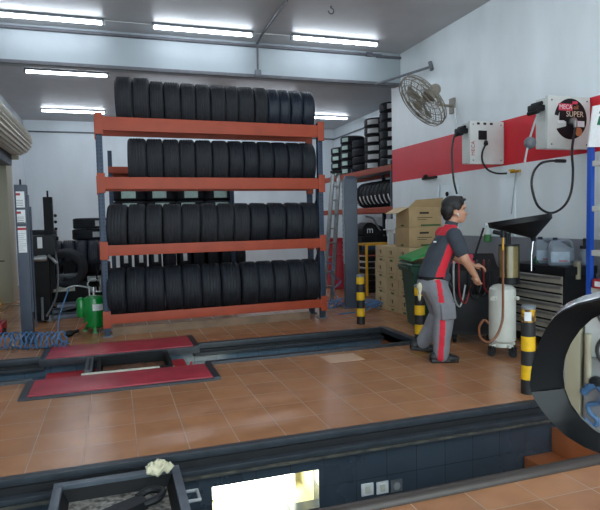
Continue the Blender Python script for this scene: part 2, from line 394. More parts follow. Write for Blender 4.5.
# near pit
PB = -1.55
w = MB(); wx0, wx1, wz0, wz1 = .55, 1.30, -.52, -.245
w.bx((XL, PN1, PB), (wx0, PN1+.12, -.02)); w.bx((wx1, PN1, PB), (4.0, PN1+.12, -.02)); w.bx((wx0, PN1, wz1), (wx1, PN1+.12, -.02)); w.bx((wx0, PN1, PB), (wx1, PN1+.12, wz0))
struct(w, 'wall_pit_far', m_pit, sharp=None)
w = MB(); w.bx((XL, PN0-.13, PB), (4.0, PN0-.01, -.02)); struct(w, 'wall_pit_near', m_pit, sharp=None)
w = MB(); w.bx((3.86, PN0, PB), (4.0, PN1, -.02)); struct(w, 'wall_pit_end', m_pitx, sharp=None)
w = MB(); w.bx((XL, PN0-.1, PB-.1), (4, PN1+.1, PB)); struct(w, 'floor_pit', m_pit, sharp=None)
for i, (x0, x1, z) in enumerate(((3.04, 3.31, -.42), (3.31, 3.58, -.22), (3.58, 3.86, -.06))):
    w = MB(); w.bx((x0, PN0+.02, PB), (x1+.002, PN1-(.1 if i == 2 else .005), z), .006); struct(w, 'trim_%d' % (10+i), m_step, label='terracotta step descending into the front pit')
# near-pit rims and ledges
w = MB(); w.bx((XL, PN1-.005, -.035), (3.9, PN1+.06, .008), .006); w.bx((3.85, PN0, -.03), (3.91, PN1+.06, .006), .005); struct(w, 'trim_13', m_rim, label='steel edging along the front pit')
w = MB(); w.bx((XL, PN1-.022, -.078), (3.84, PN1-.002, -.036)); struct(w, 'trim_14', m_rimdark)  # dark strip standing in for the shade of the gap under the rim
w = MB(); w.bx((XL, PN1-.085, -.115), (3.84, PN1-.001, -.079), .008); w.bx((XL, PN0-.008, -.115), (3.0, PN0+.075, -.079), .008); struct(w, 'trim_15', m_rim)
w = MB(); w.bx((XL, PN1-.092, -.138), (3.84, PN1-.001, -.116), .003); struct(w, 'trim_16', m_grime)
w = MB(); w.cone((XL, PN0-.05, -.0), (4.0, PN0+.02, .0), .042, n=20); struct(w, 'trim_17', mat('brown_steel_rail', (66, 60, 57), .35, .3, .15, 7), sharp=60, label='rounded steel rail along the near edge of the front pit')
# lit recess in the pit wall
w = MB(); y1 = PN1+.46
w.bx((wx0-.03, PN1+.12, wz0-.03), (wx0, y1, wz1+.03)); w.bx((wx1, PN1+.12, wz0-.03), (wx1+.03, y1, wz1+.03)); w.bx((wx0-.03, PN1+.12, wz1), (wx1+.03, y1, wz1+.03)); w.bx((wx0-.03, PN1+.12, wz0-.03), (wx1+.03, y1, wz0)); w.bx((wx0-.03, y1, wz0-.03), (wx1+.03, y1+.03, wz1+.03))
struct(w, 'trim_18', mat('recess_cream', (206, 198, 160), .6, 0, .15, 8), label='cream lined lamp recess in the front pit wall')
# far pit
w = MB(); w.bx((XL, PF1, PB), (3.5, PF1+.1, -.02)); struct(w, 'wall_farpit_back', m_pitfar, sharp=None)
w = MB(); w.bx((XL, PF0-.12, PB), (3.5, PF0-.02, -.02)); struct(w, 'wall_farpit_front', m_pit, sharp=None)
w = MB(); w.bx((3.42, PF0, PB), (3.52, PF1, -.02)); w.bx((XL-.1, PF0, PB), (XL, PF1, -.02)); struct(w, 'wall_farpit_end', m_step, sharp=None)
w = MB(); w.bx((XL, PF0-.1, PB-.1), (3.5, PF1+.1, PB)); struct(w, 'floor_farpit', m_pit, sharp=None)
w = MB()
for a, b in ((XL, -.80), (.87, 3.47)):
    w.bx((a, PF1-.02, -.05), (b, PF1+.055, .02), .008); w.bx((a, PF0-.07, -.04), (b, PF0+.0, .03), .008)
    w.bx((a, PF1-.09, -.12), (b, PF1-.0, -.08), .006); 
w.bx((3.40, PF0-.07, -.04), (3.5, PF1+.055, .026), .008)
struct(w, 'trim_19', m_rim, label='steel edging around the far pit')
w = MB()
for a, b in ((XL, -.80), (.87, 3.40)): w.bx((a, PF1-.05, -.08), (b, PF1-.002, -.051))
struct(w, 'trim_20', m_rimdark)

# ------------------------------------------------------------------ lamps
def lamp(x0, x1, y, z, label, group, first=[None]):
    L = x1-x0
    r = thing('fluorescent_light', label, 'ceiling light', ((x0+x1)/2, y, z), 0, group)
    h = MB(); h.box((0, 0, -.02), (L-.02, .09, .04), None, .006); h.build('housing', m_grey, r)
    for s in (-1, 1):
        e = MB(); e.box((s*(L/2-.02), 0, -.065), (.05, .085, .075), None, .02); e.build('end_cap', m_ltgrey, r)
    tb = MB(); hw = L/2-.045
    tb.loft([[(x, cos(t)*.038, -.035-sin(t)*.05) for t in [pi*k/12 for k in range(13)]] for x in (-hw, hw)]); tb.build('diffuser', m_tube, r)
    return r
lamp(-1.62, .0, 9.06, CZ, 'lit fluorescent tube light on the ceiling before the beam, leftmost of three', 'tube lights in front of the ceiling beam')
lamp(.67, 2.27, 9.05, CZ, 'lit fluorescent tube light on the ceiling before the beam, middle of three', 'tube lights in front of the ceiling beam')
lamp(2.88, 4.46, 9.0, CZ, 'lit fluorescent tube light on the ceiling nearest the right wall', 'tube lights in front of the ceiling beam')
lamp(-1.52, .04, 12.2, CZ, 'lit fluorescent tube light seen just below the white ceiling beam', 'tube lights behind the ceiling beam')
lamp(-1.68, -.06, 16.2, CZ, 'lit fluorescent tube light far back, left of the rack top', 'tube lights behind the ceiling beam')
lamp(5.15, 6.75, 15.7, CZ, 'short visible fluorescent tube light right of the rack, in the rear bay', 'tube lights behind the ceiling beam')
for x0, y in ((.67, 13.6), (2.9, 13.6), (.67, 14.3), (2.9, 14.3), (.67, 16.2), (2.9, 16.2)):  # extra unseen lamps, added to brighten the rear bay walls
    lamp(x0, x0+1.6, y, CZ, 'added tube light brightening the rear bay, out of sight behind the beam and the tyres', 'added tube lights hidden by the tyre rack')
for x0 in (-1.6, .67, 2.9):
    lamp(x0, x0+1.6, 5.3, CZ, 'fluorescent tube light on the ceiling nearer the entrance, above the front pit', 'tube lights near the entrance')
r = thing('pit_lamp', 'bright tube lamp glowing inside the front pit wall recess', 'lamp', ((wx0+wx1)/2-.02, PN1+.26, (wz0+wz1)/2), 0)
a = MB(); a.box((0, .10, 0), (.64, .05, .24), None, .01); a.build('reflector', m_white, r)
a = MB(); a.box((0, .03, 0), (.60, .09, .22), None, .03); a.build('diffuser', m_tubepit, r)
r = thing('pit_lamp', 'tube lamp fixed inside the far pit under its near edge', 'lamp', (1.15, PF0-.02, -.42), 0)
a = MB(); a.box((0, .01, 0), (.62, .03, .1), None, .005); a.build('reflector', m_white, r)
a = MB(); a.cone((-.28, .05, 0), (.28, .05, 0), .024); a.build('tube', m_tubepit, r)

# ceiling conduit and bits
r = thing('electrical_conduit', 'grey conduit running over the ceiling and down the beam to a junction box', 'conduit', (2.3, 9.3, CZ))
a = MB(); p0 = gz(287, 0, CZ-.02); p1 = gz(263, 33, CZ-.02); p2 = gz(256, 45, CZ-.02)
jb = gy(258, 76, 9.55)
a.tube([p0-r.location, p1-r.location, V((p2.x, 9.55, CZ-.02))-r.location, V((p2.x, 9.55, CZ-.12))-r.location, V((jb.x, 9.55, 4.06))-r.location], .018, smooth=False)
a.build('pipe', m_dkconduit, r)
a = MB(); a.box(V((jb.x, 9.54, 4.03))-r.location, (.1, .06, .1), None, .008); a.build('junction_box', m_conduit, r)
a = MB(); a.tube([(.0, 9.08, CZ-.012), (.67, 9.08, CZ-.012)], .008, smooth=False); a.tube([(2.27, 9.08, CZ-.012), (2.88, 9.05, CZ-.012)], .008, smooth=False); tag(a.build('light_cable', m_white), 'thin white cable linking the ceiling tube lights', 'cable')
p = gz(331, 6, CZ)
a = MB(); a.cone((0, 0, 0), (0, 0, -.03), .012); a.tube([(cos(t)*.04, 0, -.07+sin(t)*.04) for t in [radians(x) for x in range(90, -200, -30)]], .008); tag(a.build('ceiling_hook', m_dkconduit, loc=(p.x, p.y, CZ)), 'small metal hook screwed into the ceiling', 'hook')

# ------------------------------------------------------------------ tyres
def tyre_mesh(name, R, W, rim, m, n=56):
    h = W/2; P = []
    P += [(rim, -h*.78), (rim+.018, -h*.9), (rim+(R-rim)*.45, -h), (R-.03, -h*.97), (R-.010, -h*.86), (R-.002, -h*.74)]
    gs = [-.46, -.16, .16, .46]
    for g in gs: P += [(R, h*(g-.045)), (R-.009, h*(g-.03)), (R-.009, h*(g+.03)), (R, h*(g+.045))]
    P += [(R-.002, h*.74), (R-.010, h*.86), (R-.03, h*.97), (rim+(R-rim)*.45, h), (rim+.018, h*.9), (rim, h*.78), (R-.035, h*.7), (R-.022, 0), (R-.035, -h*.7)]
    k = len(P)
    def mod(i, j, r):
        if j in (4, 5, 22, 23) and i % 2: return r-.005
        return r
    b = MB(); b.lathe(P, axis=(1, 0, 0), n=n, closed=True, mod=mod)
    bmesh.ops.recalc_face_normals(b.b, faces=b.b.faces[:])
    me = bpy.data.meshes.new(name); b.b.to_mesh(me); b.b.free(); me.materials.append(m)
    me.polygons.foreach_set('use_smooth', [True]*len(me.polygons)); me.set_sharp_from_angle(angle=radians(32)); return me
def tyre(me, loc, rot, label, group, sticker=None):
    o = bpy.data.objects.new('tyre', me); C.objects.link(o); o.location = loc; o.rotation_euler = rot
    tag(o, label, 'tyre', group)
    if sticker: s = bpy.data.objects.new('label_sticker', sticker); C.objects.link(s); s.parent = o
    return o
TY = {k: tyre_mesh('tyre_'+str(i), R, W, rm, m) for i, (k, R, W, rm, m) in enumerate([
    ('a', .31, .235, .2, m_tyre), ('b', .31, .235, .2, m_tyre2), ('c', .335, .245, .21, m_tyre), ('d', .325, .25, .205, m_tyre2), ('e', .305, .2, .2, m_tyre3), ('f', .32, .2, .2, m_tyre)])}
def sticker_mesh(name, R, a0, a1, w, m):
    """paper band stuck on the tread: arc a0..a1 (degrees), width w"""
    b = MB(); n = 8; vs = []
    for i in range(n+1):
        a = radians(a0+(a1-a0)*i/n)
        for x in (-w/2, w/2):
            for rr in (R+.001, R+.004): vs.append((x, cos(a)*rr, sin(a)*rr))
    fs = []
    for i in range(n):
        k = i*4; fs += [(k, k+2, k+6, k+4), (k+1, k+5, k+7, k+3), (k, k+4, k+5, k+1), (k+2, k+3, k+7, k+6)]
    fs += [(0, 1, 3, 2), (n*4, n*4+2, n*4+3, n*4+1)]
    b._new(vs, fs); bmesh.ops.recalc_face_normals(b.b, faces=b.b.faces[:]); me = bpy.data.meshes.new(name); b.b.to_mesh(me); b.b.free(); me.materials.append(m); return me

# ------------------------------------------------------------------ main orange rack
RA = radians(2.2); RO = V((-.085, 7.92, 0)); RL = 3.035; RD = .46
rk = thing('pallet_rack', 'tall pallet rack with orange beams and blue uprights full of tyres', 'rack', RO, RA)
for x in (-.045, RL+.045):
    for y in (.02, RD-.0):
        a = MB(); a.bx((x-.038, y-.035, .01), (x+.038, y+.035, 2.95 if y < .1 else 2.74), .006); a.build('upright', m_blue_up, rk)
        a = MB(); a.bx((x-.07, y-.06, 0), (x+.07, y+.06, .012), .004); a.cone((x+.05, y-.045, .012), (x+.05, y-.045, .03), .012); a.build('foot_plate', m_grey, rk)
    a = MB(); z = .25; k = 0
    while z < 2.3:
        ya, yb = (.06, RD-.04) if k % 2 == 0 else (RD-.04, .06)
        a.bar((x, ya, z), (x, yb, z+.42), .03, .03); z += .42; k += 1
    a.build('brace', m_blue_up, rk)
BEAMS = [(2.73, 2.91), (1.965, 2.125), (1.085, 1.225), (.175, .30)]
for z0, z1 in BEAMS:
    for y, s in ((-.03, -1), (RD-.02, 1)):
        a = MB(); a.bx((-.005, y-.02, z0), (RL+.005, y+.03, z1), .006)
        for x in (-.045, RL+.045): a.bx((x-.05, y-.03 if s < 0 else y-.02, z0-.05), (x+.05, y-.015 if s < 0 else y+.035, z1+.05), .004)
        a.build('beam', m_orange, rk)
a = MB(); a.bx((.02, .03, 0.0), (RL-.15, .05, .115), .004); tag(a.build('skirting_board', m_wood), 'grubby wooden board on edge under the bottom beam of the orange rack', 'board'); bo = C.objects['skirting_board']; bo.location = RO; bo.rotation_euler = (0, 0, RA)
EDG = [[117, 135, 152, 166.4, 183, 198, 213, 228, 241, 257, 270, 282, 293, 305, 317],
       [129.4, 148.6, 165.4, 182, 198, 215, 231, 246, 261, 276, 290.6, 304.4, 318.4],
       [108, 130, 148, 165, 184, 203, 220, 236.6, 253, 271, 289, 305, 321],
       [108.6, 128, 147.4, 167, 185, 204.4, 224, 244, 261, 277, 292, 308, 322]]
SH = ['on the top shelf of the orange rack', 'on the second shelf down of the orange rack', 'on the third shelf down of the orange rack', 'on the bottom shelf of the orange rack']
GR = ['tyres on the top shelf of the orange rack', 'tyres on the second shelf of the orange rack', 'tyres on the third shelf of the orange rack', 'tyres on the bottom shelf of the orange rack']
ru = V((cos(RA), sin(RA), 0)); rv = V((-sin(RA), cos(RA), 0))
for row, ed in enumerate(EDG):
    zt = BEAMS[row][1]
    xs = []
    ymid = (98, 156, 222, 286)[row]
    for e in ed:
        d = ray(e, ymid); t_ = ((RO - O).dot(rv)-.05)/d.dot(rv); xs.append((O+d*t_-RO).dot(ru))
    for i in range(len(ed)-1):
        key = 'a'
        if row == 0: key = 'd' if i < 2 else ('e' if i > 9 else 'b')
        elif row == 1: key = 'b' if i < 6 else 'a'
        elif row == 2: key = 'b' if i < 8 else 'a'
        else: key = 'c'
        me = TY[key]; R = {'a': .31, 'b': .31, 'c': .335, 'd': .325, 'e': .305}[key]
        g = (RD-.04-.02)/2; hc = sqrt(max(.001, R*R-g*g))
        lx = (xs[i]+xs[i+1])/2; sp = xs[i+1]-xs[i]
        ce = RO + ru*lx + rv*(RD/2-.005) + V((0, 0, zt+hc+.003))
        yaw = RA + radians(-7+random.uniform(-1.2, 1.2))
        lean = radians(random.uniform(-1.0, 1.0) + (2.2 if row == 2 else 0))
        o = tyre(me, ce, (0, lean, yaw), ORD[i]+' tyre from the left standing '+SH[row], GR[row])
        o.rotation_euler = Euler((random.uniform(0, .1), lean, yaw))
        W = {'a': .235, 'b': .235, 'c': .245, 'd': .25, 'e': .2}[key]
        o.scale = (min(1.12, sp/W*.985), 1, 1)

# ------------------------------------------------------------------ rear rack behind
YR = 10.2
p = gy(110, 165, YR); p2 = gy(231, 165, YR)
rr = thing('pallet_rack', 'second orange-beamed rack standing behind the main tyre rack', 'rack', (p.x, YR, 0))
RL2 = p2.x-p.x
for x in (0, RL2):
    for y in (0, .9):
        a = MB(); a.bx((x-.035, y-.03, 0), (x+.035, y+.03, 2.75), .005); a.build('upright', m_blue_up, rr)
for z in (2.48, 1.5, .52):
    for y in (-.02, .9):
        a = MB(); a.bx((-.03, y-.03, z-.11), (RL2+.03, y+.03, z), .005); a.build('beam', m_orange, rr)
    a = MB(); a.bx((0, .01, z-.03), (RL2, .87, z-.005)); a.build('deck', m_grey, rr)
ST = sticker_mesh('label_sticker', .32, 158, 202, .12, m_papergreen)
ST_S = sticker_mesh('label_sticker', .32, 160, 184, .07, m_paper)
PL = ['leftmost', 'second', 'third', 'rightmost']
for k, px in enumerate((128, 162, 190, 216)):
    xx = gy(px, 195, YR).x+.1
    for l in range(3):
        tyre(TY['f'], (p.x+.34+k*.60*RL2/2.45, YR+.40, 1.5+.102+l*.203), (0, radians(90), random.uniform(-.2, .2)), 'flat new tyre with pale label, %s stack on the rear rack, %s from its bottom' % (PL[k], ('first', 'second', 'third')[l]), 'labelled flat tyres on the rear rack', ST)
for k in range(9):
    tyre(TY['f'], (p.x+.2+k*.255, YR+.40, .52+.325), (radians(0), 0, 0), ORD[k]+' tyre from the left standing on the low shelf of the rear rack', 'standing tyres low on the rear rack', ST_S if k in (0, 1, 2, 4) else None)

# ------------------------------------------------------------------ right rack in the rear bay
RX = 5.75
rr = thing('pallet_rack', 'orange and blue rack along the right side of the rear bay', 'rack', (RX, 10.9, 0))
for y in (0.1, 2.2, 4.85):
    for x in (0, .85):
        a = MB(); a.bx((x-.04, y-.035, 0), (x+.04, y+.035, 2.75), .005); a.build('upright', m_blue_up, rr)
ZB = (2.66, 1.76, .75)
for z in ZB:
    for x in (-.03, .88):
        a = MB(); a.bx((x-.03, .05, z-.13), (x+.03, 4.9, z), .005); a.build('beam', m_orange, rr)
    a = MB(); a.bx((.0, .06, z-.04), (.85, 4.89, z-.012)); a.build('deck', m_grey, rr)
SQ = [sticker_mesh('label_sticker', .32, 200, 232, .11, m_paper), sticker_mesh('label_sticker', .32, 205, 255, .11, m_paper), sticker_mesh('label_sticker', .32, 226, 262, .10, m_papergreen)]
NTH = ('first', 'second', 'third', 'fourth', 'fifth', 'sixth', 'seventh', 'eighth')
for si, (y, n, lb) in enumerate([(11.6, 7, 'nearest the white wall end'), (12.42, 6, 'second from the white wall end'), (13.15, 4, 'third from the white wall end'), (13.92, 5, 'fourth from the white wall end'), (14.62, 4, 'farthest back')]):
    for l in range(n):
        tyre(TY['f'], (RX+.36, y, ZB[0]+.102+l*.203), (0, radians(90), random.uniform(-.06, .06)), '%s flat tyre from bottom, top of right rack, stack %s' % (NTH[l], lb), 'flat labelled tyres on top of the right rack', None if si == 2 else SQ[0 if si == 0 else (1 if si == 1 else 2)])
ST_T = sticker_mesh('label_sticker', .32, -46, -6, .06, m_paper)
for k in range(9):
    tyre(TY['f'], (RX+.36, 11.3+k*.215, ZB[1]+.323), (0, 0, radians(90)), ORD[k]+' tyre from the wall end standing on the middle shelf of the right rack', 'standing tyres on the middle shelf of the right rack', ST_T)

# ------------------------------------------------------------------ sunken scissor lift and drip trays
lf = thing('scissor_lift', 'red steel scissor lift lying flush with the floor across the far pit', 'lift', (0, 0, 0))
for y0, y1, x1 in ((5.34, 5.87, .85), (6.80, 7.42, .86)):
    a = MB(); a.bx((-.77, y0, -.05), (x1-.0, y1, .028), .006); a.bx((x1-.16, y0+.01, .028), (x1-.152, y1-.01, .030)); pl = a.build('platform', m_redplate, lf)
    a = MB(); a.bx((-.84, y0-.045, -.06), (-.775, y1+.03, .02), .004); a.bx((x1+.005, y0-.045, -.06), (x1+.07, y1+.03, .03), .004); a.bx((-.84, y0-.05, -.06), (x1+.07, y0-.002, .018), .004); a.bx((-.84, y1+.002, -.06), (x1+.07, y1+.035, .018), .004)
    a.build('frame', m_rim, lf)
a = MB(); a.bx((-.76, 5.90, -.26), (.5, 6.72, -.12), .02); a.bx((.5, 5.95, -.24), (.72, 6.6, -.07), .03); a.build('undercarriage', m_red, lf)
a = MB(); a.cone((.74, 6.1, -.4), (.74, 6.1, .0), .012); a.cone((-.62, 6.15, -.10), (-.3, 6.15, -.08), .04); a.build('cylinder', m_red, lf)
a = MB(); a.bx((-.84, 5.88, -.9), (.9, 5.92, -.32)); a.bx((-.84, 6.74, -.9), (.9, 6.78, -.32)); a.build('base_frame', m_rimdark, lf)
tr = thing('drain_tray', 'black oil tray with rusty sludge standing between the red ramps', 'tray', (.16, 6.30, -.115))
a = MB()
for lo, hi in (((-.36, -.3, 0), (.36, .3, .02)), ((-.38, -.32, .0), (.38, -.28, .13)), ((-.38, .28, 0), (.38, .32, .15)), ((-.38, -.3, 0), (-.34, .3, .14)), ((.34, -.3, 0), (.38, .3, .14))): a.bx(lo, hi, .008)
a.build('tray', m_blackm, tr)
a = MB(); a.bx((-.33, -.27, .022), (.33, .27, .045), .008); a.sph((.05, .05, .05), (.2, .12, .04)); a.build('sludge', m_rust, tr)
a = MB(); a.tube([(-.46, .2, .14), (-.46, -.25, .14), (-.46, -.3, .1)], .02, smooth=False); a.bx((-.5, -.34, .0), (-.42, .34, .15), .01); a.build('side_rail', m_rim, tr)
a = MB(); a.bx((-.36, 5.915, -.03), (.40, 5.955, .03), .01); tag(a.build('wooden_bar', m_palebar), 'pale bar lying along the near red ramp beside the drain tray', 'bar')
a = MB(); a.sph((.53, 6.06, -.04), (.05, .035, .03)); a.sph((.57, 6.05, -.05), (.035, .03, .02)); tag(a.build('rag', m_rag), 'small pale rag lying on the red lift beside the drain tray', 'rag')

# foreground drip tray on the pit ledges
tx = thing('drip_tray', 'grimy grey steel drip tray across the front pit, bottom left corner', 'tray', (-.03, 3.10, -.035))
hx, hy = .36, .42
a = MB()
for lo, hi in (((-hx, hy-.05, 0), (hx, hy, .03)), ((-hx, -hy, 0), (hx, -hy+.05, .03)), ((-hx, -hy+.05, 0), (-hx+.05, hy-.05, .03)), ((hx-.05, -hy+.05, 0), (hx, hy-.05, .03))): a.bx(lo, hi, .006)
a.build('rim', mat('tray_steel', (84, 92, 102), .4, .2, .2, 9), tx)
a = MB(); i0, i1 = .045, .085
for (x0, y0, x1, y1) in ((-1, -1, 1, -1), (1, -1, 1, 1), (1, 1, -1, 1), (-1, 1, -1, -1)):
    a._new([(x0*(hx-i0), y0*(hy-i0), .0), (x1*(hx-i0), y1*(hy-i0), .0), (x1*(hx-i1), y1*(hy-i1), -.06), (x0*(hx-i1), y0*(hy-i1), -.06)], [(0, 1, 2, 3)])
a.build('wall', m_blackm, tx)
a = MB(); a.bx((-hx+i1-.01, -hy+i1-.01, -.075), (hx-i1+.01, hy-i1+.01, -.06)); a.build('pan', m_traydirt, tx)
a = MB(); a.bx((-hx+.05, hy-.02, -.04), (-hx+.12, hy+.06, -.01)); a.build('bracket', m_rimdark, tx)
for x0, y0, y1 in ((hx-.12, hy-.02, hy+.06), (-hx+.05, -hy-.06, -hy+.02), (hx-.12, -hy-.06, -hy+.02)):
    a = MB(); a.bx((x0, y0, -.04), (x0+.07, y1, -.01)); a.build('bracket', m_rimdark, tx)
a = MB(); a.tube([(hx+.0, .12, -.01), (hx+.07, .12, -.01), (hx+.07, .0, -.01), (hx, .0, -.01)], .010, smooth=False); a.build('handle', m_ltgrey, tx)
dp = thing('drain_pan_tool', 'black looped oil tool lying in the grimy drip tray', 'tool', (.05, 3.22, -.094), radians(22))
a = MB(); a.loft([[(-.26, -.07, 0), (-.26, .05, 0), (-.26, .05, .03), (-.26, -.07, .03)], [(.06, -.05, .0), (.06, .05, 0), (.06, .05, .05), (.06, -.05, .05)]]); a.build('blade', m_black, dp)
a = MB(); a.tube([(.04, -.04, .03), (.12, -.05, .04), (.17, .0, .05), (.12, .06, .05), (.04, .05, .035)], .022); a.build('handle', m_black, dp)
a = MB()
for q in range(9): a.sph((random.uniform(-.06, .06), random.uniform(-.03, .03), .03+random.uniform(0, .02)), (random.uniform(.015, .034), random.uniform(.012, .03), random.uniform(.015, .035)), 10)
for q in range(10): a.box((random.uniform(-.07, .07), random.uniform(-.03, .03), .03+random.uniform(0, .035)), (.07, .016, .04), (random.uniform(-1, 1), random.uniform(-1, 1), random.uniform(-2, 2)))
me = remesh(a, 'rag', .005, 2); rg = linkmesh(me, 'rag', [m_rag], None); rp = gz(160, 474, -.0); rg.location = (rp.x-.0, min(rp.y, 3.44), -.005); rg.rotation_euler = (0, 0, .5); tag(rg, 'crumpled cream rag on the far right corner of the drip tray', 'rag')

# switches on the pit wall
for px, lab, m in ((367, 'left of two white switch plates on the front pit wall', m_paper), (382, 'right of two white switch plates on the front pit wall', m_paper), (396, 'grey socket plate on the front pit wall beside the white switches', m_grey)):
    q = gy(px, 488+(375-px)*.13, PN1)
    s = thing('wall_switch' if m is m_paper else 'wall_socket', lab, 'switch' if m is m_paper else 'socket', (q.x, PN1, q.z), 0, None)
    a = MB(); a.bx((-.048, -.012, -.045), (.048, 0, .045), .006); a.build('plate', m, s)
    a = MB()
    if m is m_paper: a.bx((-.018, -.018, -.026), (.018, -.011, .026), .004)
    else: a.cone((0, -.018, 0), (0, -.011, 0), .028)
    a.build('rocker' if m is m_paper else 'outlet', m_palebar if m is m_paper else m_ltgrey, s)

# ------------------------------------------------------------------ bollards
def bollard(px, py, pt, label, r, bands, worn=None):
    p = gz(px, py); h = gy((px*2+pt[0])/3 if False else pt[0], pt[1], p.y).z
    b = thing('bollard', label, 'bollard', (p.x, p.y, 0), 0, 'yellow and black bollards')
    z1 = h
    for i in range(bands):
        a = MB(); lo, hi = h*i/bands, h*(i+1)/bands
        a.cone((0, 0, lo), (0, 0, hi), r, n=24, cap=(i in (0, bands-1)))
        yel = (bands-1-i) % 2 == 0
        a.build('band', (m_yellowrust if (worn and i == bands-1) else m_yellow) if yel else m_bblack, b)
    a = MB(); a.lathe([(r+.002, h-.015), (r+.002, h+.004), (r*.8, h+.018), (0, h+.024)], n=24); a.build('cap', m_grey, b)
    if worn:
        a = MB(); vs = []
        for i in range(7):
            an = radians(200+i*9)
            for z in (h-.11, h-.035): vs.append((cos(an)*(r+.002), sin(an)*(r+.002), z))
        a._new(vs, [(2*i, 2*i+2, 2*i+3, 2*i+1) for i in range(6)]); a.build('sticker', m_paper, b)
    return b
bollard(361, 324, (357.5, 276), 'slim yellow and black bollard behind the far pit corner', .058, 6)
bollard(420, 343, (415, 286), 'yellow and black bollard half hidden behind the mechanic in front of the green bin', .062, 6)
bollard(528, 393, (528, 307), 'nearest yellow and black bollard, with worn top and paper sticker, beside the mirror', .058, 6, worn=1)

# ------------------------------------------------------------------ lift posts
p = gz(28.5, 343); q = gy(22, 185, p.y)
lp = thing('lift_post', 'blue-grey lift post with printed boards on its face, left side', 'lift post', (p.x, p.y, 0))
W_ = .068
a = MB(); a.bx((-W_, -.06, 0), (W_, .10, q.z), .006); a.bx((-W_-.04, -.1, 0), (W_+.04, .2, .015), .004); a.build('column', m_bluesteel, lp)
a = MB(); a.cone((0, 0, q.z), (0, 0, q.z+.07), .012); a.build('pin', m_black, lp)
a = MB(); a.bx((W_, -.03, .4), (W_+.02, .03, 1.9)); a.cone((W_+.035, 0, .2), (W_+.035, 0, 1.75), .01); a.build('cable_channel', m_bluesteel, lp)
for z0, z1, nm in ((1.74, 1.94, 'warning_board'), (1.53, 1.71, 'instruction_board'), (1.17, 1.5, 'instruction_board')):
    a = MB(); a.bx((-.048, -.066, z0), (.048, -.059, z1), .002); bd = a.build(nm, m_paper, lp)
    a = MB()
    if z0 == 1.17:
        a.bx((-.05, -.069, 1.455), (.05, -.0655, 1.485))
        a.build('red_line', m_red, bd)
        a = MB()
        for k in range(9): a.bx((-.045, -.068, 1.2+k*.026), (.02+random.uniform(-.02, .022), -.0655, 1.206+k*.026))
        a.build('small_print', m_ltgrey, bd)
    else:
        a.bx((-.05, -.069, z1-.05), (-.0, -.0655, z1-.02)); a.build('red_mark', m_red, bd)
        a = MB()
        for k in range(4): a.bx((-.045, -.068, z0+.02+k*.022), (.03, -.0655, z0+.026+k*.022))
        if z0 == 1.53: a.bx((-.058, -.069, 1.53), (.058, -.0655, 1.55))
        a.build('small_print', m_dkconduit, bd)
p = gz(351, 307); q = gy(343.5, 178, p.y)
lp = thing('lift_post', 'dark blue-grey steel lift post with notched edge right of the orange rack', 'lift post', (p.x, p.y, 0), radians(-14))
a = MB(); a.bx((-.095, -.08, 0), (.125, .14, q.z-.02), .008); a.loft([[(-.095, -.08, q.z-.02), (.125, -.08, q.z-.02), (.125, .14, q.z-.02), (-.095, .14, q.z-.02)], [(-.06, -.05, q.z+.03), (.09, -.05, q.z+.03), (.09, .1, q.z+.03), (-.06, .1, q.z+.03)]]); a.bx((-.15, -.15, 0), (.19, .2, .014), .004); a.build('column', m_bluesteel, lp)
a = MB(); a.bx((-.11, -.04, .75), (-.096, .04, q.z-.06))
for k in range(16): a.bx((-.122, -.035, .8+k*.082), (-.109, .035, .84+k*.082))
a.build('notched_rail', m_grey, lp)

# ------------------------------------------------------------------ blue hoses
def coil(p, q, R, turns, n=14, wob=.012, squash=1):
    p, q = V(p), V(q); d = (q-p).normalized(); s = d.cross(V((0, 0, 1))).normalized(); u_ = V((0, 0, 1)); P = []
    T = int(turns*n)
    for i in range(T+1):
        a = 2*pi*i/n; w = 1+random.uniform(-.08, .08)
        P.append(p.lerp(q, i/T)+(s*cos(a)+u_*sin(a)*squash)*R*w+V((random.uniform(-wob, wob), random.uniform(-wob, wob), 0)))
    return P
p0 = gz(-12, 351); p1 = gz(66, 349)
a = MB(); P = coil((p0.x, p0.y+.05, .11), (p1.x, p1.y+.05, .105), .095, 15); a.tube(P+[P[-1]+V((.05, .1, -.05)), P[-1]+V((-.1, .6, -.08)), P[-1]+V((-.15, 1.2, .1)), P[-1]+V((-.02, 1.6, .5))], .0095, n=6)
tag(a.build('air_hose', m_bluehose), 'coiled blue air hose on the floor in front of the left lift post', 'hose')
q0 = gz(328, 309); q1 = gz(345, 305)
a = MB(); P = coil((q0.x, q0.y, .07), (q1.x, q1.y, .06), .06, 6, wob=.03)
up_ = [gy(326, 262, q0.y+.1), gy(334, 266, q0.y+.12), gy(330, 275, q0.y+.1), gy(341, 281, q0.y+.14), gy(333, 290, q0.y+.1), gy(338, 299, q0.y+.05)]
a.tube(up_+P, .009, n=6)
tag(a.build('air_hose', m_bluehose), 'tangled blue air hose hanging at the right foot of the orange rack', 'hose')
q0 = gz(372, 311)
a = MB(); P = []
for i in range(70):
    an = i*.62; rr_ = .13+.05*sin(i*.37); P.append((q0.x+cos(an)*rr_, q0.y+sin(an)*rr_, .02+.10*abs(sin(i*.21))+.06*(i/70)))
P += [(q0.x-.15, q0.y-.05, .02), (q0.x-.4, q0.y-.06, .012), (q0.x-.62, q0.y-.1, .012)]
a.tube(P, .010, n=6); tag(a.build('air_hose', m_bluehose), 'heap of blue air hose on the floor by the cartons', 'hose')

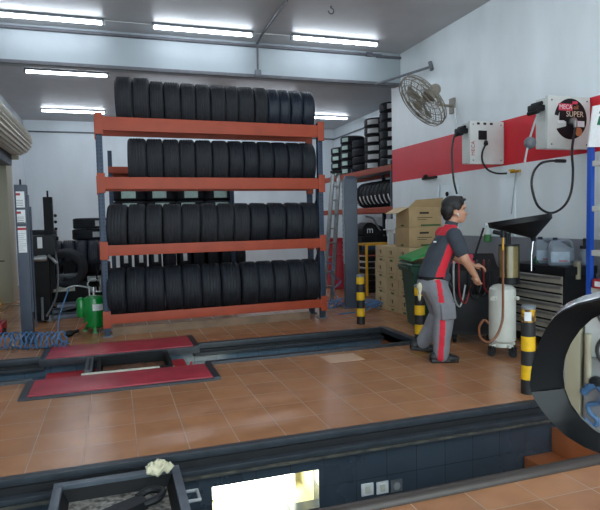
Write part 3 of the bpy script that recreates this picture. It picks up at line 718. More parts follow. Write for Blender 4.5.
# ------------------------------------------------------------------ far left group
p = gz(91, 332)
gc = thing('compressed_air_tank', 'green metal air tank with hose fittings beside the left rack upright', 'tank', (p.x+.06, p.y+.05, 0))
a = MB(); a.lathe([(.0, .045), (.09, .05), (.14, .08), (.155, .13), (.155, .42), (.14, .475), (.09, .505), (.03, .512), (0, .512)], n=32); a.build('body', m_green, gc)
a = MB(); a.lathe([(.0, .2), (.045, .21), (.06, .25), (.06, .44), (.04, .48), (0, .49)], org=(-.18, .02, 0), n=20); a.cone((-.18, .02, .3), (-.1, .01, .3), .02); a.build('side_bottle', m_green, gc)
for k in range(3):
    an = radians(30+120*k); a = MB(); a.bar((cos(an)*.1, sin(an)*.1, .14), (cos(an)*.16, sin(an)*.16, .0), .04, .02); a.box((cos(an)*.165, sin(an)*.165, .008), (.06, .05, .016)); a.build('foot', m_green, gc)
a = MB(); a.cone((0, 0, .51), (0, 0, .60), .025); a.cone((0, 0, .56), (.09, -.02, .56), .015); a.cone((-.06, 0, .5), (-.06, 0, .62), .012); a.sph((0, 0, .61), .022); a.build('valve', m_chrome, gc)
a = MB(); a.tube([(.0, 0, .6), (-.08, -.02, .66), (-.02, .0, .74), (.08, .0, .7), (.10, -.02, .58)], .010); a.tube([(.09, -.02, .56), (.1, -.05, .72), (.05, -.05, .78)], .009); a.tube([(-.06, 0, .62), (-.25, -.02, .66), (-.42, .0, .6)], .010); a.build('hose', m_ltgrey, gc)
a = MB(); vs = []
for i in range(6):
    an = radians(262+i*11)
    for z in (.31, .40): vs.append((cos(an)*.1565, sin(an)*.1565, z))
a._new(vs, [(2*i, 2*i+2, 2*i+3, 2*i+1) for i in range(5)]); a.build('label', m_paper, gc)
# tyre changer
p = gz(44, 322)
tc = thing('tyre_changer', 'black tyre changing machine with tall column behind the left lift post', 'machine', (p.x, p.y+.1, 0))
top = gy(49, 197, p.y+.1).z; cx = gy(49.5, 240, p.y+.1).x-p.x
a = MB(); a.bx((cx-.065, -.05, .5), (cx+.065, .1, top), .012); a.cone((cx, .02, top), (cx, .02, top+.1), .014); a.build('column', m_blackm, tc)
a = MB(); a.bx((-.2, -.14, .42), (.12, .34, 1.02), .03); a.bx((-.15, -.1, 0.02), (.1, .3, .45), .03); a.build('body', m_blackm, tc)
a = MB(); a.bx((-.24, -.2, 1.05), (.22, .2, 1.36), .03); a.build('control_box', m_black, tc)
lx_ = gy(39.5, 240, p.y-.12).x-p.x
a = MB(); a.bx((lx_-.035, -.207, 1.16), (lx_+.035, -.199, 1.33)); a.build('label', m_paper, tc)
a = MB(); a.cone((-.16, -.22, 1.0), (.1, -.22, 1.0), .045); a.bar((.12, -.2, 1.05), (.24, -.25, .92), .04, .03); a.build('roller', m_alu, tc)
a = MB(); a.cone((cx+.05, .02, 1.3), (cx+.13, .02, 1.3), .03)
for z in (1.45, 1.56, 1.66): a.sph((cx+.1, .0, z), .025)
a.build('knob', m_black, tc)
a = MB(); a.tube([(.2, -.1, 1.2), (.24, -.12, .8), (.2, -.14, .4), (.05, -.2, .1)], .014); a.tube([(.0, -.18, .4), (-.0, -.24, .05)], .018); a.build('cable', m_conduit, tc)
a = MB(); a.cone((-.12, -.05, 0), (-.12, -.05, .1), .05); a.cone((.08, -.05, 0), (.08, -.05, .1), .05); a.build('foot', m_grey, tc)
# tyres around it
p = gz(66, 303)
tyre(TY['d'], (gy(67, 270, 10.3).x, 10.3, gy(67, 268, 10.3).z), (0, radians(-8), radians(78)), 'upright dusty tyre showing its open centre beside the tyre changer', 'loose tyres in the left corner')
wb = thing('wheel_balancer', 'dark wheel balancing machine with pale top strip carrying an upright tyre', 'machine', (gy(70, 300, 10.5).x, 10.55, 0))
a = MB(); a.bx((-.3, -.2, .02), (.3, .35, .50), .03); a.bx((-.1, .15, .5), (.1, .35, 1.0), .02); a.build('body', m_blackm, wb)
a = MB(); a.bx((-.28, -.22, .38), (.1, -.19, .48), .01); a.build('front_strip', m_palebar, wb)
a = MB(); a.cone((-.2, -.1, .6), (.15, .1, .6), .07); a.build('shaft', m_grey, wb)
a = MB()
for x in (-.25, .25):
    for y in (-.15, .3): a.cone((x, y, 0), (x, y, .03), .03)
a.build('foot', m_black, wb)
ts = 11.4
bx_ = gy(91, 250, ts).x
for l in range(8):
    z = .102+l*.204; st = sticker_mesh('label_sticker', .32, 158, 205, .10, m_paper) if l == 0 else st
    tyre(TY['f'], (bx_+.02*(l % 2), ts, z), (0, radians(90), .1*l), '%s flat tyre from the floor in the stack just left of the rack' % NTH[l], 'flat tyre stack left of the orange rack', st)
bx2 = gy(39, 230, 12.0).x
for l in range(7):
    tyre(TY['f'], (bx2+.02*(l % 2), 12.0, .102+l*.204), (0, radians(90), .1*l), '%s flat tyre from the floor in the stack behind the tyre changer' % NTH[l], 'flat tyre stack behind the tyre changer', st if l in (4, 5) else None)
# tyres lying side by side (row on its side above the balancer)
c0 = gy(74, 247, 11.0)
tb = thing('tyre_stand', 'low dark stand carrying a row of tyres in the left corner', 'stand', (c0.x, 11.0, 0))
a = MB(); a.bx((-.4, -.28, .80), (.42, -.22, .86), .01); a.bx((-.4, .22, .80), (.42, .28, .86), .01); a.build('rail', m_blackm, tb)
for x in (-.36, .38):
    for y in (-.25, .25):
        a = MB(); a.cone((x, y, 0), (x, y, .81), .02); a.build('leg', m_blackm, tb)
for k in range(4):
    tyre(TY['e'], (c0.x-.29+k*.205, 11.0, c0.z-.18), (0, 0, radians(3)), '%s tyre from the left in the row lying on the low stand' % ORD[k], 'tyres in a row on the low stand')
# scissor jack rails on the floor
p = gz(62, 318)
sj = thing('scissor_jack', 'folded grey scissor jack lying on the floor beside the green tank', 'jack', (p.x, p.y+.1, 0), radians(12))
a = MB(); a.bx((-.42, -.2, 0.0), (.42, -.12, .06), .01); a.bx((-.42, .12, 0), (.42, .2, .06), .01); a.build('base', m_scissor, sj)
a = MB(); a.bar((-.35, -.1, .08), (.35, .06, .18), .08, .05); a.bar((-.35, .1, .08), (.3, -.06, .2), .08, .05); a.build('arm', m_scissor, sj)
a = MB(); a.box((.1, 0, .2), (.4, .3, .05), None, .01); a.build('platform', m_scissor, sj)
p = gz(70, 336)
ah = thing('air_gun', 'black air gun with orange end on the floor by the blue hose', 'tool', (p.x, p.y-.05, 0), .6)
a = MB(); a.sph((0, 0, .045), (.08, .045, .045)); a.cone((.05, 0, .05), (.13, 0, .06), .025); a.build('body', m_black, ah)
a = MB(); a.cone((.12, 0, .06), (.30, .02, .16), .014, .01); a.build('nozzle', m_orange, ah)
# red machine at the very edge
p = gz(2, 333)
rm = thing('hydraulic_press', 'red machine frame at the left edge beside the cream pillar', 'machine', (p.x-.02, p.y, 0))
a = MB(); zt = gy(0, 214, p.y).z; a.bx((-.16, -.06, .1), (-.01, .06, zt), .008); a.build('upright', m_red, rm)
a = MB(); a.bx((-.25, -.2, 0.03), (.06, .2, .16), .02); a.build('base', m_red, rm)
a = MB(); a.cone((.04, -.1, .04), (.09, -.1, .04), .045); a.cone((-.2, -.1, .04), (-.15, -.1, .04), .045); a.build('wheel', m_black, rm)
a = MB(); a.bar((-.0, 0, 1.02), (.10, 0, 1.02), .015, .015); a.build('handle', m_black, rm)
p = gz(4, 300)
a = MB(); a.lathe([(.11, 0), (.10, .12), (.07, .2), (0, .22)], n=16); tag(a.build('yellow_cap', m_yellow, loc=(p.x-.03, 12.1, 0)), 'small yellow object on the floor at the foot of the cream pillar', 'bucket')
# roller shutter
p = gy(31, 128, 12.2)
rs = thing('roller_shutter', 'cream rolled-up shutter drum hanging above the left doorway', 'shutter', (p.x-.27, 12.2, p.z-.26))
a = MB(); n = 26; prof = []
rings = []
for y in (0, -3.6):
    rings.append([(cos(2*pi*i/(n*2))*(.29 if i % 2 else .265), y, sin(2*pi*i/(n*2))*(.29 if i % 2 else .265)) for i in range(n*2)])
a.loft(rings); a.build('rolled_slats', m_shutter, rs, sharp=20)
a = MB(); a.bx((-.62, .0, -.35), (.02, .08, .3), .01); a.build('end_bracket', m_cream, rs)
a = MB(); a.bx((-.62, -3.6, -.47), (-.10, .02, -.25), .02); a.build('guide', m_bluesteel, rs)

# ladder + drum behind the rack
bt = gz(329, 304); bt.y = 9.9; bt = gy(329, 300, 9.7); bt.z = 0
tp = gy(338, 172, 10.0)
ld = thing('step_ladder', 'aluminium step ladder standing folded against the right rack, behind the orange rack', 'ladder', (bt.x, 9.75, 0))
dx, dz = tp.x-bt.x, tp.z
for k, (x0, y0, xt, yt) in enumerate(((-.10, -.02, dx-.06, .35), (.06, -.04, dx+.05, .33))):
    a = MB(); a.bar((x0, y0, 0), (xt, yt, dz), .075, .03, .004); a.build('rail', m_alu, ld)
for k in range(1, 9):
    t_ = k/9.0; y_ = -.03+.37*t_; a = MB()
    a.bar((-.10+(dx+.04)*t_, y_, dz*t_), (.06+(dx-.01)*t_, y_, dz*t_), .08, .025); a.build('tread', m_alu, ld)
a = MB(); a.box((dx, .34, dz+.01), (.2, .12, .04), None, .006); a.build('top_step', m_blackm, ld)
p = gy(338, 262, 11.5)
dr = thing('steel_drum', 'red drum behind the ladder at the end of the orange rack', 'drum', (p.x, 11.5, 0))
zt = gy(338, 238, 11.5).z
a = MB(); a.lathe([(.0, 0.0), (.25, 0), (.26, .02), (.25, .04), (.25, zt*.33), (.26, zt*.34), (.25, zt*.36), (.25, zt*.66), (.26, zt*.67), (.25, zt*.69), (.25, zt-.03), (.262, zt-.01), (.25, zt), (.235, zt-.015), (0, zt-.015)], n=32); a.build('body', m_drum, dr)
a = MB(); a.cone((.1, -.08, zt-.015), (.1, -.08, zt+.005), .03); a.build('bung', m_grey, dr)

# ------------------------------------------------------------------ behind the cartons
p = gy(371, 280, 10.0)
ty_ = thing('tool_trolley', 'yellow framed trolley with dark trays beside the cartons', 'trolley', (p.x, 10.0, 0))
zt = gy(371, 243, 10.0).z
for x in (-.18, .34):
    for y in (-.2, .2):
        a = MB(); a.bx((x-.02, y-.02, .03), (x+.02, y+.02, zt), .004); a.build('post', m_yframe, ty_)
a = MB(); a.bx((-.2, -.22, zt-.04), (.36, .22, zt), .006); a.build('top', m_yframe, ty_)
for k in range(7):
    z = .08+k*(zt-.18)/7
    a = MB(); a.bx((-.155, -.19, z), (.315, .19, z+.075), .008); a.bx((-.155, -.205, z+.05), (.315, -.19, z+.07), .004); a.build('tray', m_blackm, ty_)
p = gy(364, 226, 11.2)
hb = thing('spare_machine', 'dark machine with curved cable and a small white m on the lower rack shelf', 'machine', (p.x+.05, 11.0, .756))
a = MB(); a.bx((-.3, -.22, 0), (.32, .3, .38), .03); a.sph((.12, 0, .42), (.24, .22, .2)); a.cone((-.1, -.2, .5), (-.1, .2, .5), .17, n=28); a.build('body', m_blackm, hb)
a = MB(); a.bx((-.3, -.24, .05), (.2, -.215, .2), .01); a.build('blue_cover', mat('dull_blue', (38, 66, 100), .5), hb)
a = MB(); a.tube([(-.15, -.1, .8), (.0, -.15, .75), (.08, -.18, .6), (.18, -.18, .45), (.3, -.18, .3)], .022); a.build('cable', m_conduit, hb)
text('lettering', 'm', .2, m_paper, hb, Matrix.Translation((-.1, -.205, .51)) @ Matrix.Rotation(pi/2, 4, 'X'))
p = gy(390.5, 244, 9.45)
wbt = thing('white_dispenser', 'white dispenser bottle on a slim white pedestal beside the cartons', 'dispenser', (p.x, 9.45, 0))
z2 = gy(390, 229, 9.45).z; z3 = gy(390, 219, 9.45).z
a = MB(); a.bx((-.045, -.04, 0), (.045, .04, z2-.02), .006); a.build('pedestal', m_white, wbt)
a = MB(); a.bx((-.11, -.08, z2-.02), (.11, .08, z2), .006); a.build('plate', m_white, wbt)
a = MB(); a.bx((-.075, -.06, z2), (.075, .06, z3), .02); a.bx((-.07, -.064, z2+.04), (-.03, -.059, z3-.03)); a.build('bottle', m_white, wbt)

# ------------------------------------------------------------------ cartons
def carton(x, y, z, sx, sy, sz, label, m, group, green_left=True, big=False, name='carton'):
    r = thing('cardboard_carton', label, 'box', (x, y, z), random.uniform(-.015, .015), group)
    a = MB(); a.bx((-sx/2, -sy/2, 0), (sx/2, sy/2, sz), .006); a.build('body', m, r)
    a = MB()
    L = -sx/2-.002
    if not big:
        a.bx((L, -.03, sz*.5), (L+.004, .0, sz*.74)); a.bx((L, .03, sz*.62), (L+.004, .045, sz*.7)); a.bx((L, -.09, sz*.3), (L+.004, .09, sz*.32))
        F = -sy/2-.002
        a.bx((-.05, F, sz*.5), (.05, F+.004, sz*.66)); a.bx((-.12, F, sz*.3), (.1, F+.004, sz*.33))
    else:
        F = -sy/2-.002
        for k, (x0, x1, z0, z1) in enumerate(((-.1, .06, .66, .76), (-.14, .12, .46, .49), (-.14, .02, .36, .385))): a.bx((x0, F, sz*z0), (x1, F+.004, sz*z1))
    a.build('printing', m_ink, r)
    a = MB()
    if not big: a.bx((L, -.06, sz*.06), (L+.004, .03, sz*.17))
    else: a.bx((-.08, F, sz*.04), (sx/2-.02, F+.004, sz*.13)); a.bx((L, -.05, sz*.05), (L+.004, .04, sz*.13))
    a.build('green_mark', m_inkg, r)
    return r
CX, CY = 4.22, 7.56
cs = (.44, .39, .262)
LV = ('bottom', 'second', 'third', 'top')
for j in range(3):
    for l in range(4):
        carton(CX+.22+random.uniform(-.012, .012), CY+.2+j*.395, l*.264, .43, .385, .26, 'tan carton, %s layer, %s column of the low carton stack by the wall' % (LV[l], ('nearest', 'middle', 'farthest')[j]), m_card2, 'small cartons stacked by the right wall')
for l in range(4):
    carton(CX+.68, CY+.2, l*.264, .43, .385, .26, 'tan carton, %s layer, behind the green bin against the wall' % LV[l], m_card2, 'small cartons stacked by the right wall')
q = gy(410, 224, CY+.03)
ZT = 4*.264+.002
carton(4.22+.29, CY+.24, ZT, .56, .44, .30, 'large brown carton resting on the small cartons, under the open one', m_card, None, big=True)
oc = carton(4.22+.30, CY+.24, ZT+.302, .56, .43, .30, 'large brown open carton with raised flap on top of the stack', m_card, None, big=True)
a = MB(); a.bar((-.285, 0, .303), (-.475, 0, .215), .40, .006); a.build('flap', m_flap, oc)
a = MB(); zz = .30; a.prism([(-.28, -.205, zz), (.28, -.205, zz), (.30, -.235, zz+.14), (-.17, -.235, zz+.11)], (0, .006, 0)); a.build('flap', m_card, oc)
a = MB(); a.prism([(.285, -.2, .30), (.285, .2, .30), (.36, .2, .42), (.36, -.2, .42)], (.006, 0, 0)); a.build('flap', m_card, oc)

# ------------------------------------------------------------------ green wheelie bin
p = gz(414, 331)
gb = thing('wheelie_bin', 'green wheelie bin with its lid propped up, beside the cartons', 'bin', (p.x+.29, p.y+.20, 0), radians(-12))
a = MB(); R4 = lambda h, x, y: [(-x, -y, h), (x, -y, h), (x, y, h), (-x, y, h)]
a.loft([R4(.04, .19, .19), R4(.78, .25, .26)]); a.loft([R4(.78, .285, .29), R4(.86, .29, .295)]); 
for x in (-.12, 0, .12): a.bar((x, -.195, .06), (x*1.2, -.262, .78), .03, .012)
a.build('body', m_dkgreen, gb)
a = MB(); a.loft([[(-.29, -.3, .87), (.29, -.3, .87), (.29, .3, .89), (-.29, .3, .89)], [(-.27, -.28, .89), (.27, -.28, .91), (.27, .28, .93), (-.27, .28, .91)]]); a.build('rim_lip', m_dkgreen, gb)
a = MB(); a.loft([[(-.28, -.29, .93), (-.28, .29, .93), (-.28, .29, .96), (-.28, -.29, .96)], [(.14, -.27, 1.08), (.14, .27, 1.08), (.14, .27, 1.11), (.14, -.27, 1.11)], [(.28, -.22, 1.11), (.28, .22, 1.11), (.28, .22, 1.14), (.28, -.22, 1.14)]]); a.build('lid', m_ltgreen, gb)
for y in (-.16, .16):
    a = MB(); a.cone((.19, y-.03, .09), (.19, y+.03, .09), .09); a.build('wheel', m_black, gb)
a = MB(); a.cone((-.31, -.2, .84), (-.31, .2, .84), .016); a.build('handle', m_dkgreen, gb)

# ------------------------------------------------------------------ mechanic
man = thing('person', 'man in charcoal and red work shirt and grey trousers leaning over the black machine', 'person', (3.224, 5.161, 0), radians(-18))
def limb(a, pts, n=18):
    for (p0, r0), (p1, r1) in zip(pts[:-1], pts[1:]):
        p0, p1 = V(p0), V(p1)
        a.cone(p0, p1, r0, r1, n); a.sph(p0, r0, n)
    a.sph(pts[-1][0], pts[-1][1], n)
def ring(c, rx, ry, n=24, tilt=0):
    return [(c[0]+cos(2*pi*i/n)*rx, c[1]+sin(2*pi*i/n)*ry, c[2]+cos(2*pi*i/n)*rx*tilt) for i in range(n)]
armR = [((.085, -.19, 1.315), .062), ((.195, -.245, 1.075), .047), ((.33, -.17, .905), .031)]
armL = [((.06, .18, 1.325), .062), ((.20, .27, 1.08), .045), ((.395, .10, .975), .030)]
# continuous body: legs, trunk, arms, neck, head
a = MB()
limb(a, [((-.06, -.10, .82), .10), ((.02, -.11, .47), .065), ((.0, -.12, .10), .045), ((.06, -.125, .05), .03)])
limb(a, [((-.06, .10, .82), .10), ((.05, .19, .47), .065), ((-.12, .27, .14), .045), ((-.10, .28, .07), .03)])
a.loft([ring((-.055, 0, .80), .10, .14), ring((-.05, 0, .95), .10, .13), ring((.02, 0, 1.18), .11, .15), ring((.06, 0, 1.33), .075, .15), ring((.085, 0, 1.39), .05, .08)])
limb(a, armR); limb(a, armL)
limb(a, [((.075, 0, 1.36), .062), ((.115, 0, 1.47), .055)])
a.sph((.125, 0, 1.60), (.098, .076, .098), 20)
a.loft([ring((.13, 0, 1.60), .09, .073), ring((.155, 0, 1.53), .085, .066), ring((.175, 0, 1.475), .068, .054), ring((.188, 0, 1.447), .045, .038)])
a.sph((.195, 0, 1.458), (.038, .032, .022)); a.sph((.205, 0, 1.605), (.035, .055, .035))          # chin, brow
a.loft([[(.225, -.011, 1.575), (.225, .011, 1.575), (.205, .011, 1.575), (.205, -.011, 1.575)], [(.262, -.019, 1.522), (.262, .019, 1.522), (.22, .022, 1.518), (.22, -.022, 1.518)]])
a.sph((.25, 0, 1.528), (.018, .018, .014), 10); a.sph((.236, 0, 1.490), (.016, .026, .008), 10); a.sph((.233, 0, 1.476), (.015, .022, .008), 10)
for s in (-1, 1):
    a.sph((.118, s*.078, 1.545), (.024, .012, .034), 12, (0, .25, s*.35)); a.sph((.197, s*.043, 1.54), (.025, .02, .025), 10)
def hand(a, wrist, d, nrm, thumb, curl, side):
    """palm with four unequal bent fingers and a thumb leaving its side"""
    w = V(wrist); d = V(d).normalized(); nrm = V(nrm); nrm = (nrm-d*nrm.dot(d)).normalized(); s_ = d.cross(nrm)*side
    for k in range(4):
        off = (k-1.5)*.0195; base = w+s_*off*.7+d*.02; kn = w+s_*off+d*(.088-.004*abs(k-1.2))
        limb(a, [(base, .015), (kn, .0125)], 10)
        L = (.068, .078, .072, .056)[k]; P = kn; ang = 0; pts = [(P, .0105)]
        for seg, fr in enumerate((.45, .32, .25)):
            ang += curl*(1.0, 1.2, .8)[seg]; P = P+(d*cos(ang)+nrm*sin(ang))*L*fr; pts.append((P, .0098-.0012*seg))
        limb(a, pts, 10)
    a.sph(w+d*.05, (.032, .032, .032), 12)
    tb0 = w+d*.025-s_*.026; tb1 = tb0-s_*.026+d*.026+nrm*.016; tb2 = tb1+d*.030+nrm*.018+s_*.006; limb(a, [(tb0, .0155), (tb1, .0125), (tb2, .0105)], 10)
hand(a, (.33, -.17, .905), (.045, .03, -.125), (.6, .6, .1), 1, .45, 1)
hand(a, (.395, .10, .975), (.09, -.02, -.006), (0, -.1, -1), 1, .5, -1)
me = remesh(a, 'body', .0062, 5)
body = linkmesh(me, 'body', [m_skin], man)
for s in (-1, 1):
    a = MB(); a.sph((.2075, s*.034, 1.565), (.013, .015, .0095), 12); e = a.build('eye', m_eyew, man)
    a = MB(); a.sph((.2165, s*.035, 1.565), (.0055, .007, .007), 10); a.build('iris', m_hair, e)
a = MB()
for s in (-1, 1): a.tube([(.222, s*.018, 1.588), (.225, s*.034, 1.594), (.205, s*.056, 1.588)], .0045, n=6)
a.build('eyebrow', m_hair, man)
a = MB(); a.sph((.10, 0, 1.64), (.118, .092, .085), 24); a.sph((.055, 0, 1.575), (.075, .086, .09), 20); a.sph((.055, 0, 1.52), (.05, .065, .06), 16); a.sph((.155, 0, 1.668), (.064, .072, .038), 18)
for s in (-1, 1): a.sph((.135, s*.07, 1.61), (.045, .022, .045), 14)
for k in range(16):
    t_ = random.uniform(-1, 1); a.sph((.15+random.uniform(-.1, .055), t_*.06, 1.695+random.uniform(-.02, .008)), (.04, .02, .018), 8, (0, random.uniform(-.3, .3), random.uniform(-.5, .5)))
me = remesh(a, 'hair', .007, 3); linkmesh(me, 'hair', [m_hair], man)
a = MB(); a.sph((.137, -.092, 1.53), (.010, .007, .012), 10); a.cone((.14, -.093, 1.53), (.15, -.09, 1.505), .005); eb = a.build('earbud', m_white, man); eb['label'] = 'white earbud'
# shirt
a = MB()
a.loft([ring((-.062, 0, .845), .152, .182), ring((-.052, 0, .93), .150, .180), ring((-.015, 0, 1.05), .148, .184), ring((.035, 0, 1.18), .154, .192), ring((.068, 0, 1.28), .13, .198), ring((.082, 0, 1.345), .10, .178), ring((.09, 0, 1.395), .07, .105), ring((.095, 0, 1.425), .06, .065)])
a.sph((.0, 0, .88), (.13, .17, .07))
for sg, arm in ((-1, armR), (1, armL)):
    s0 = V(arm[0][0]); e0 = V(arm[1][0]); limb(a, [(s0+V((0, -sg*.03, .0)), .080), (s0, .078), (s0.lerp(e0, .66), .072)])
me = remesh(a, 'shirt', .0075, 5)
def shirt_pick(c):
    x, y, z = c
    if z > 1.315+.10*(x-.02)*0 and -.17 < y < .17 and z < 1.44: return 1            # shoulder yoke
    if abs(y) > .085 and z < 1.245 and abs(y) < .20:
        cx = -.05+(z-.85)*.30; w = .045 if z > 1.0 else .05
        if abs(x-cx-.01) < w: return 1                                             # side panel
    return 0
sh = linkmesh(me, 'shirt', [m_shirt, m_shirtred], man, shirt_pick)
a = MB(); a.loft([[(x*1.0+.098, y, 1.415+.02*0-(.25*(x))) for x, y in [(cos(2*pi*i/20)*.066, sin(2*pi*i/20)*.069) for i in range(20)]], [(x+.108, y, 1.452-(.25*x)) for x, y in [(cos(2*pi*i/20)*.064, sin(2*pi*i/20)*.066) for i in range(20)]]], cap=False); a.build('collar', m_shirt, sh)
a = MB(); a.box((-.082, -.09, 1.25), (.02, .05, .014)); a.build('white_print', m_paper, sh)

# trousers
a = MB()
a.loft([ring((-.058, 0, .885), .150, .172), ring((-.062, 0, .82), .162, .186), ring((-.07, 0, .74), .160, .190)])
a.sph((-.11, 0, .77), (.11, .165, .10))
limb(a, [((-.055, -.095, .78), .128), ((.015, -.105, .62), .118), ((.03, -.11, .47), .103), ((.0, -.12, .26), .094), ((-.008, -.122, .075), .078)])
limb(a, [((-.055, .095, .78), .128), ((.0, .14, .62), .112), ((.05, .19, .47), .10), ((-.03, .235, .28), .09), ((-.11, .268, .13), .078)])
a.box((.045, -.215, .545), (.15, .03, .17), (0, radians(-4), 0), .01)
me = remesh(a, 'trousers', .0085, 4)
def tr_pick(c):
    x, y, z = c
    if y < -.14 and z < .87:
        cx = -.05+(.83-z)*.13 if z > .5 else -.007-(.5-z)*.06
        if abs(x-cx+.0) < .026 and not (.455 < z < .635): return 1
    return 0
tq = linkmesh(me, 'trousers', [m_trs, m_trsred], man, tr_pick)
a = MB(); a.loft([ring((-.058, 0, .862), .160, .184), ring((-.058, 0, .892), .160, .184)], cap=False); a.build('belt', m_blackm, man)
a = MB(); a.sph((-.215, -.075, .78), (.03, .045, .05), 12); a.sph((-.215, -.06, .70), (.018, .025, .07), 12); a.sph((-.22, -.1, .74), (.016, .02, .05), 10); me = remesh(a, 'rag', .006, 3); g_ = linkmesh(me, 'work_glove', [m_rag], man)
for (fx, fy, fz, pit) in ((0, -.125, 0, 0), (-.13, .275, .028, .12)):
    a = MB(); R_ = Matrix.Rotation(pit, 3, 'Y')
    def sp(c, r): a.sph(V((fx, fy, fz))+R_ @ V(c), r, 18)
    sp((-.075, 0, .055), (.06, .046, .055)); sp((.02, 0, .055), (.09, .048, .050)); sp((.105, -.004, .04), (.075, .05, .038)); sp((-.03, 0, .10), (.055, .048, .05))
    a.box(V((fx+.02, fy, fz))+R_ @ V((.0, 0, .016)), (.29, .092, .028), R_, .012)
    me = remesh(a, 'shoe', .006, 4); o = linkmesh(me, 'shoe', [m_shoe], man)

for o in [man]+list(man.children_recursive):
    if o.type == 'MESH' and not o.name.startswith(('shoe', 'trousers', 'belt', 'work_glove')):
        for v in o.data.vertices:
            if v.co.z > .95: v.co.x += (v.co.z-.95)*.075
# ------------------------------------------------------------------ black service machine
p = gz(474, 344)
dv = thing('fluid_changer', 'black wheeled service machine with pink top panel in front of the mechanic', 'machine', (4.12, 5.86, 0), radians(-28))
a = MB(); a.loft([R4(.10, .28, .22), R4(.62, .27, .22), R4(.66, .30, .24), R4(.86, .30, .24)]); a.bx((-.26, -.235, .15), (.26, -.222, .58), .02); a.build('body', m_black, dv)
a = MB(); a.loft([[(-.30, -.24, .862), (.30, -.24, .862), (.30, .24, .862), (-.30, .24, .862)], [(-.29, -.02, .92), (.29, -.02, .92), (.29, .22, 1.04), (-.29, .22, 1.04)]]); a.build('top_cover', m_blackm, dv)
a = MB(); sl = atan2(.12, .24)
a.box((-.11, .095, .985), (.30, .21, .006), (sl, 0, 0)); tp_ = a.build('panel', m_pink, dv)
a = MB(); a.box((-.09, .09, .991), (.11, .09, .006), (sl, 0, 0)); a.build('screen', m_juglabel, tp_)
for x in (-.22, .22):
    for y in (-.17, .17):
        a = MB(); a.cone((x-.02, y, .05), (x+.02, y, .05), .05, n=18); a.bx((x-.03, y-.03, .06), (x+.03, y+.03, .11), .01); a.build('caster', m_blackm, dv)
for k, (x, mm) in enumerate(((-.20, m_ltgrey), (-.14, m_redhose), (-.02, m_hose), (.06, m_hose), (.14, m_redhose), (.2, m_hose))):
    a = MB(); a.tube([(x, .0, .93), (x-.02, -.18, .98), (x-.04, -.30, .86), (x-.03, -.30, .55+.03*k), (x+.04, -.27, .45+.04*k), (x+.1, -.25, .7)], .011); a.build('hose', mm, dv)
a = MB(); a.tube([(-.27, -.16, .80), (-.33, -.2, .98), (-.40, -.22, .93), (-.28, -.3, .72), (-.2, -.28, .55)], .012); a.build('hose', m_hose, dv)
a = MB(); a.bar((.02, .05, .94), (.16, .12, 1.36), .022, .014); a.build('gauge_wand', m_black, dv)
a = MB(); a.tube([(-.30, -.1, .82), (-.36, -.1, .82), (-.36, .1, .82), (-.30, .1, .82)], .014, smooth=False); a.build('handle', m_ltgrey, dv)

# ------------------------------------------------------------------ white oil drainer with funnel
tk = thing('oil_drainer', 'white wheeled oil drainer tank with big tilted black funnel', 'oil drainer', (3.96, 5.08, 0))
a = MB(); a.lathe([(0, .13), (.10, .135), (.135, .16), (.14, .19), (.14, .68), (.135, .72), (.10, .755), (.04, .77), (0, .77)], n=36); a.cone((-.0, 0, .42), (0, 0, .424), .1415, n=36); a.build('tank', m_tank, tk)
a = MB(); a.bx((-.15, -.03, .095), (.15, .03, .125), .01); a.bx((-.03, -.15, .095), (.03, .15, .125), .01); a.cone((0, 0, .095), (0, 0, .14), .11, n=28); a.build('base', m_tank, tk)
for k, (x, y) in enumerate(((-.15, -.02), (.02, -.15), (.15, .02), (-.02, .15))):
    a = MB(); a.cone((x-.015, y-.015, .042), (x+.015, y+.015, .042), .042, n=18); a.bx((x-.02, y-.02, .06), (x+.02, y+.02, .11), .005); a.build('caster', m_black, tk)
cz0 = gy(508, 277, 5.08).z; cz1 = gy(508, 246, 5.08).z
cxo = gy(509, 262, 5.08).x-3.96
a = MB(); a.cone((cxo, 0, cz0), (cxo, 0, cz1), .10, n=28); a.build('chamber', m_oil, tk)
a = MB(); a.cone((cxo, 0, cz1), (cxo, 0, cz1+.02), .108, n=28); a.cone((cxo, 0, cz0-.07), (cxo, 0, cz0), .112, n=28)
for k in range(4): a.cone((cxo+cos(k*pi/2+.6)*.104, sin(k*pi/2+.6)*.104, cz0), (cxo+cos(k*pi/2+.6)*.104, sin(k*pi/2+.6)*.104, cz1), .007)
a.build('chamber_caps', m_black, tk)
lxo = gy(503, 262, 4.94).x-3.96
a = MB(); a.cone((lxo, -.14, cz0-.12), (lxo, -.14, cz1+.12), .013); a.build('level_tube', m_amber, tk)
a = MB(); a.cone((lxo, -.14, cz1+.10), (lxo, -.14, cz1+.17), .03); a.cone((lxo-.1, -.12, cz1+.16), (lxo+.04, -.14, cz1+.13), .022); a.cone((lxo+.08, -.1, cz1-.0), (lxo+.08, -.1, cz1+.14), .013); a.cone((cxo, 0, cz1), (cxo, 0, cz1+.14), .018); a.build('valve_block', m_black, tk)
pp = [gy(503, y, 4.90)-V((3.96, 5.08, 0)) for y in (250, 270, 290, 310)] + [gy(502, 322, 4.88)-V((3.96, 5.08, 0)), gy(497, 335, 4.88)-V((3.96, 5.08, 0)), gy(489, 342, 4.9)-V((3.96, 5.08, 0)), gy(481, 338, 4.95)-V((3.96, 5.08, 0)), gy(479, 328, 5.0)-V((3.96, 5.08, 0)), gy(484, 320, 5.02)-V((3.96, 5.08, 0)), gy(489, 324, 5.0)-V((3.96, 5.08, 0))]
a = MB(); a.tube(pp, .013); a.build('hose', m_brownhose, tk)
a = MB(); a.cone((-.13, -.05, .63), (-.19, -.08, .63), .022); a.cone((.06, -.13, .63), (.07, -.17, .63), .02); a.build('fitting', m_tank, tk)
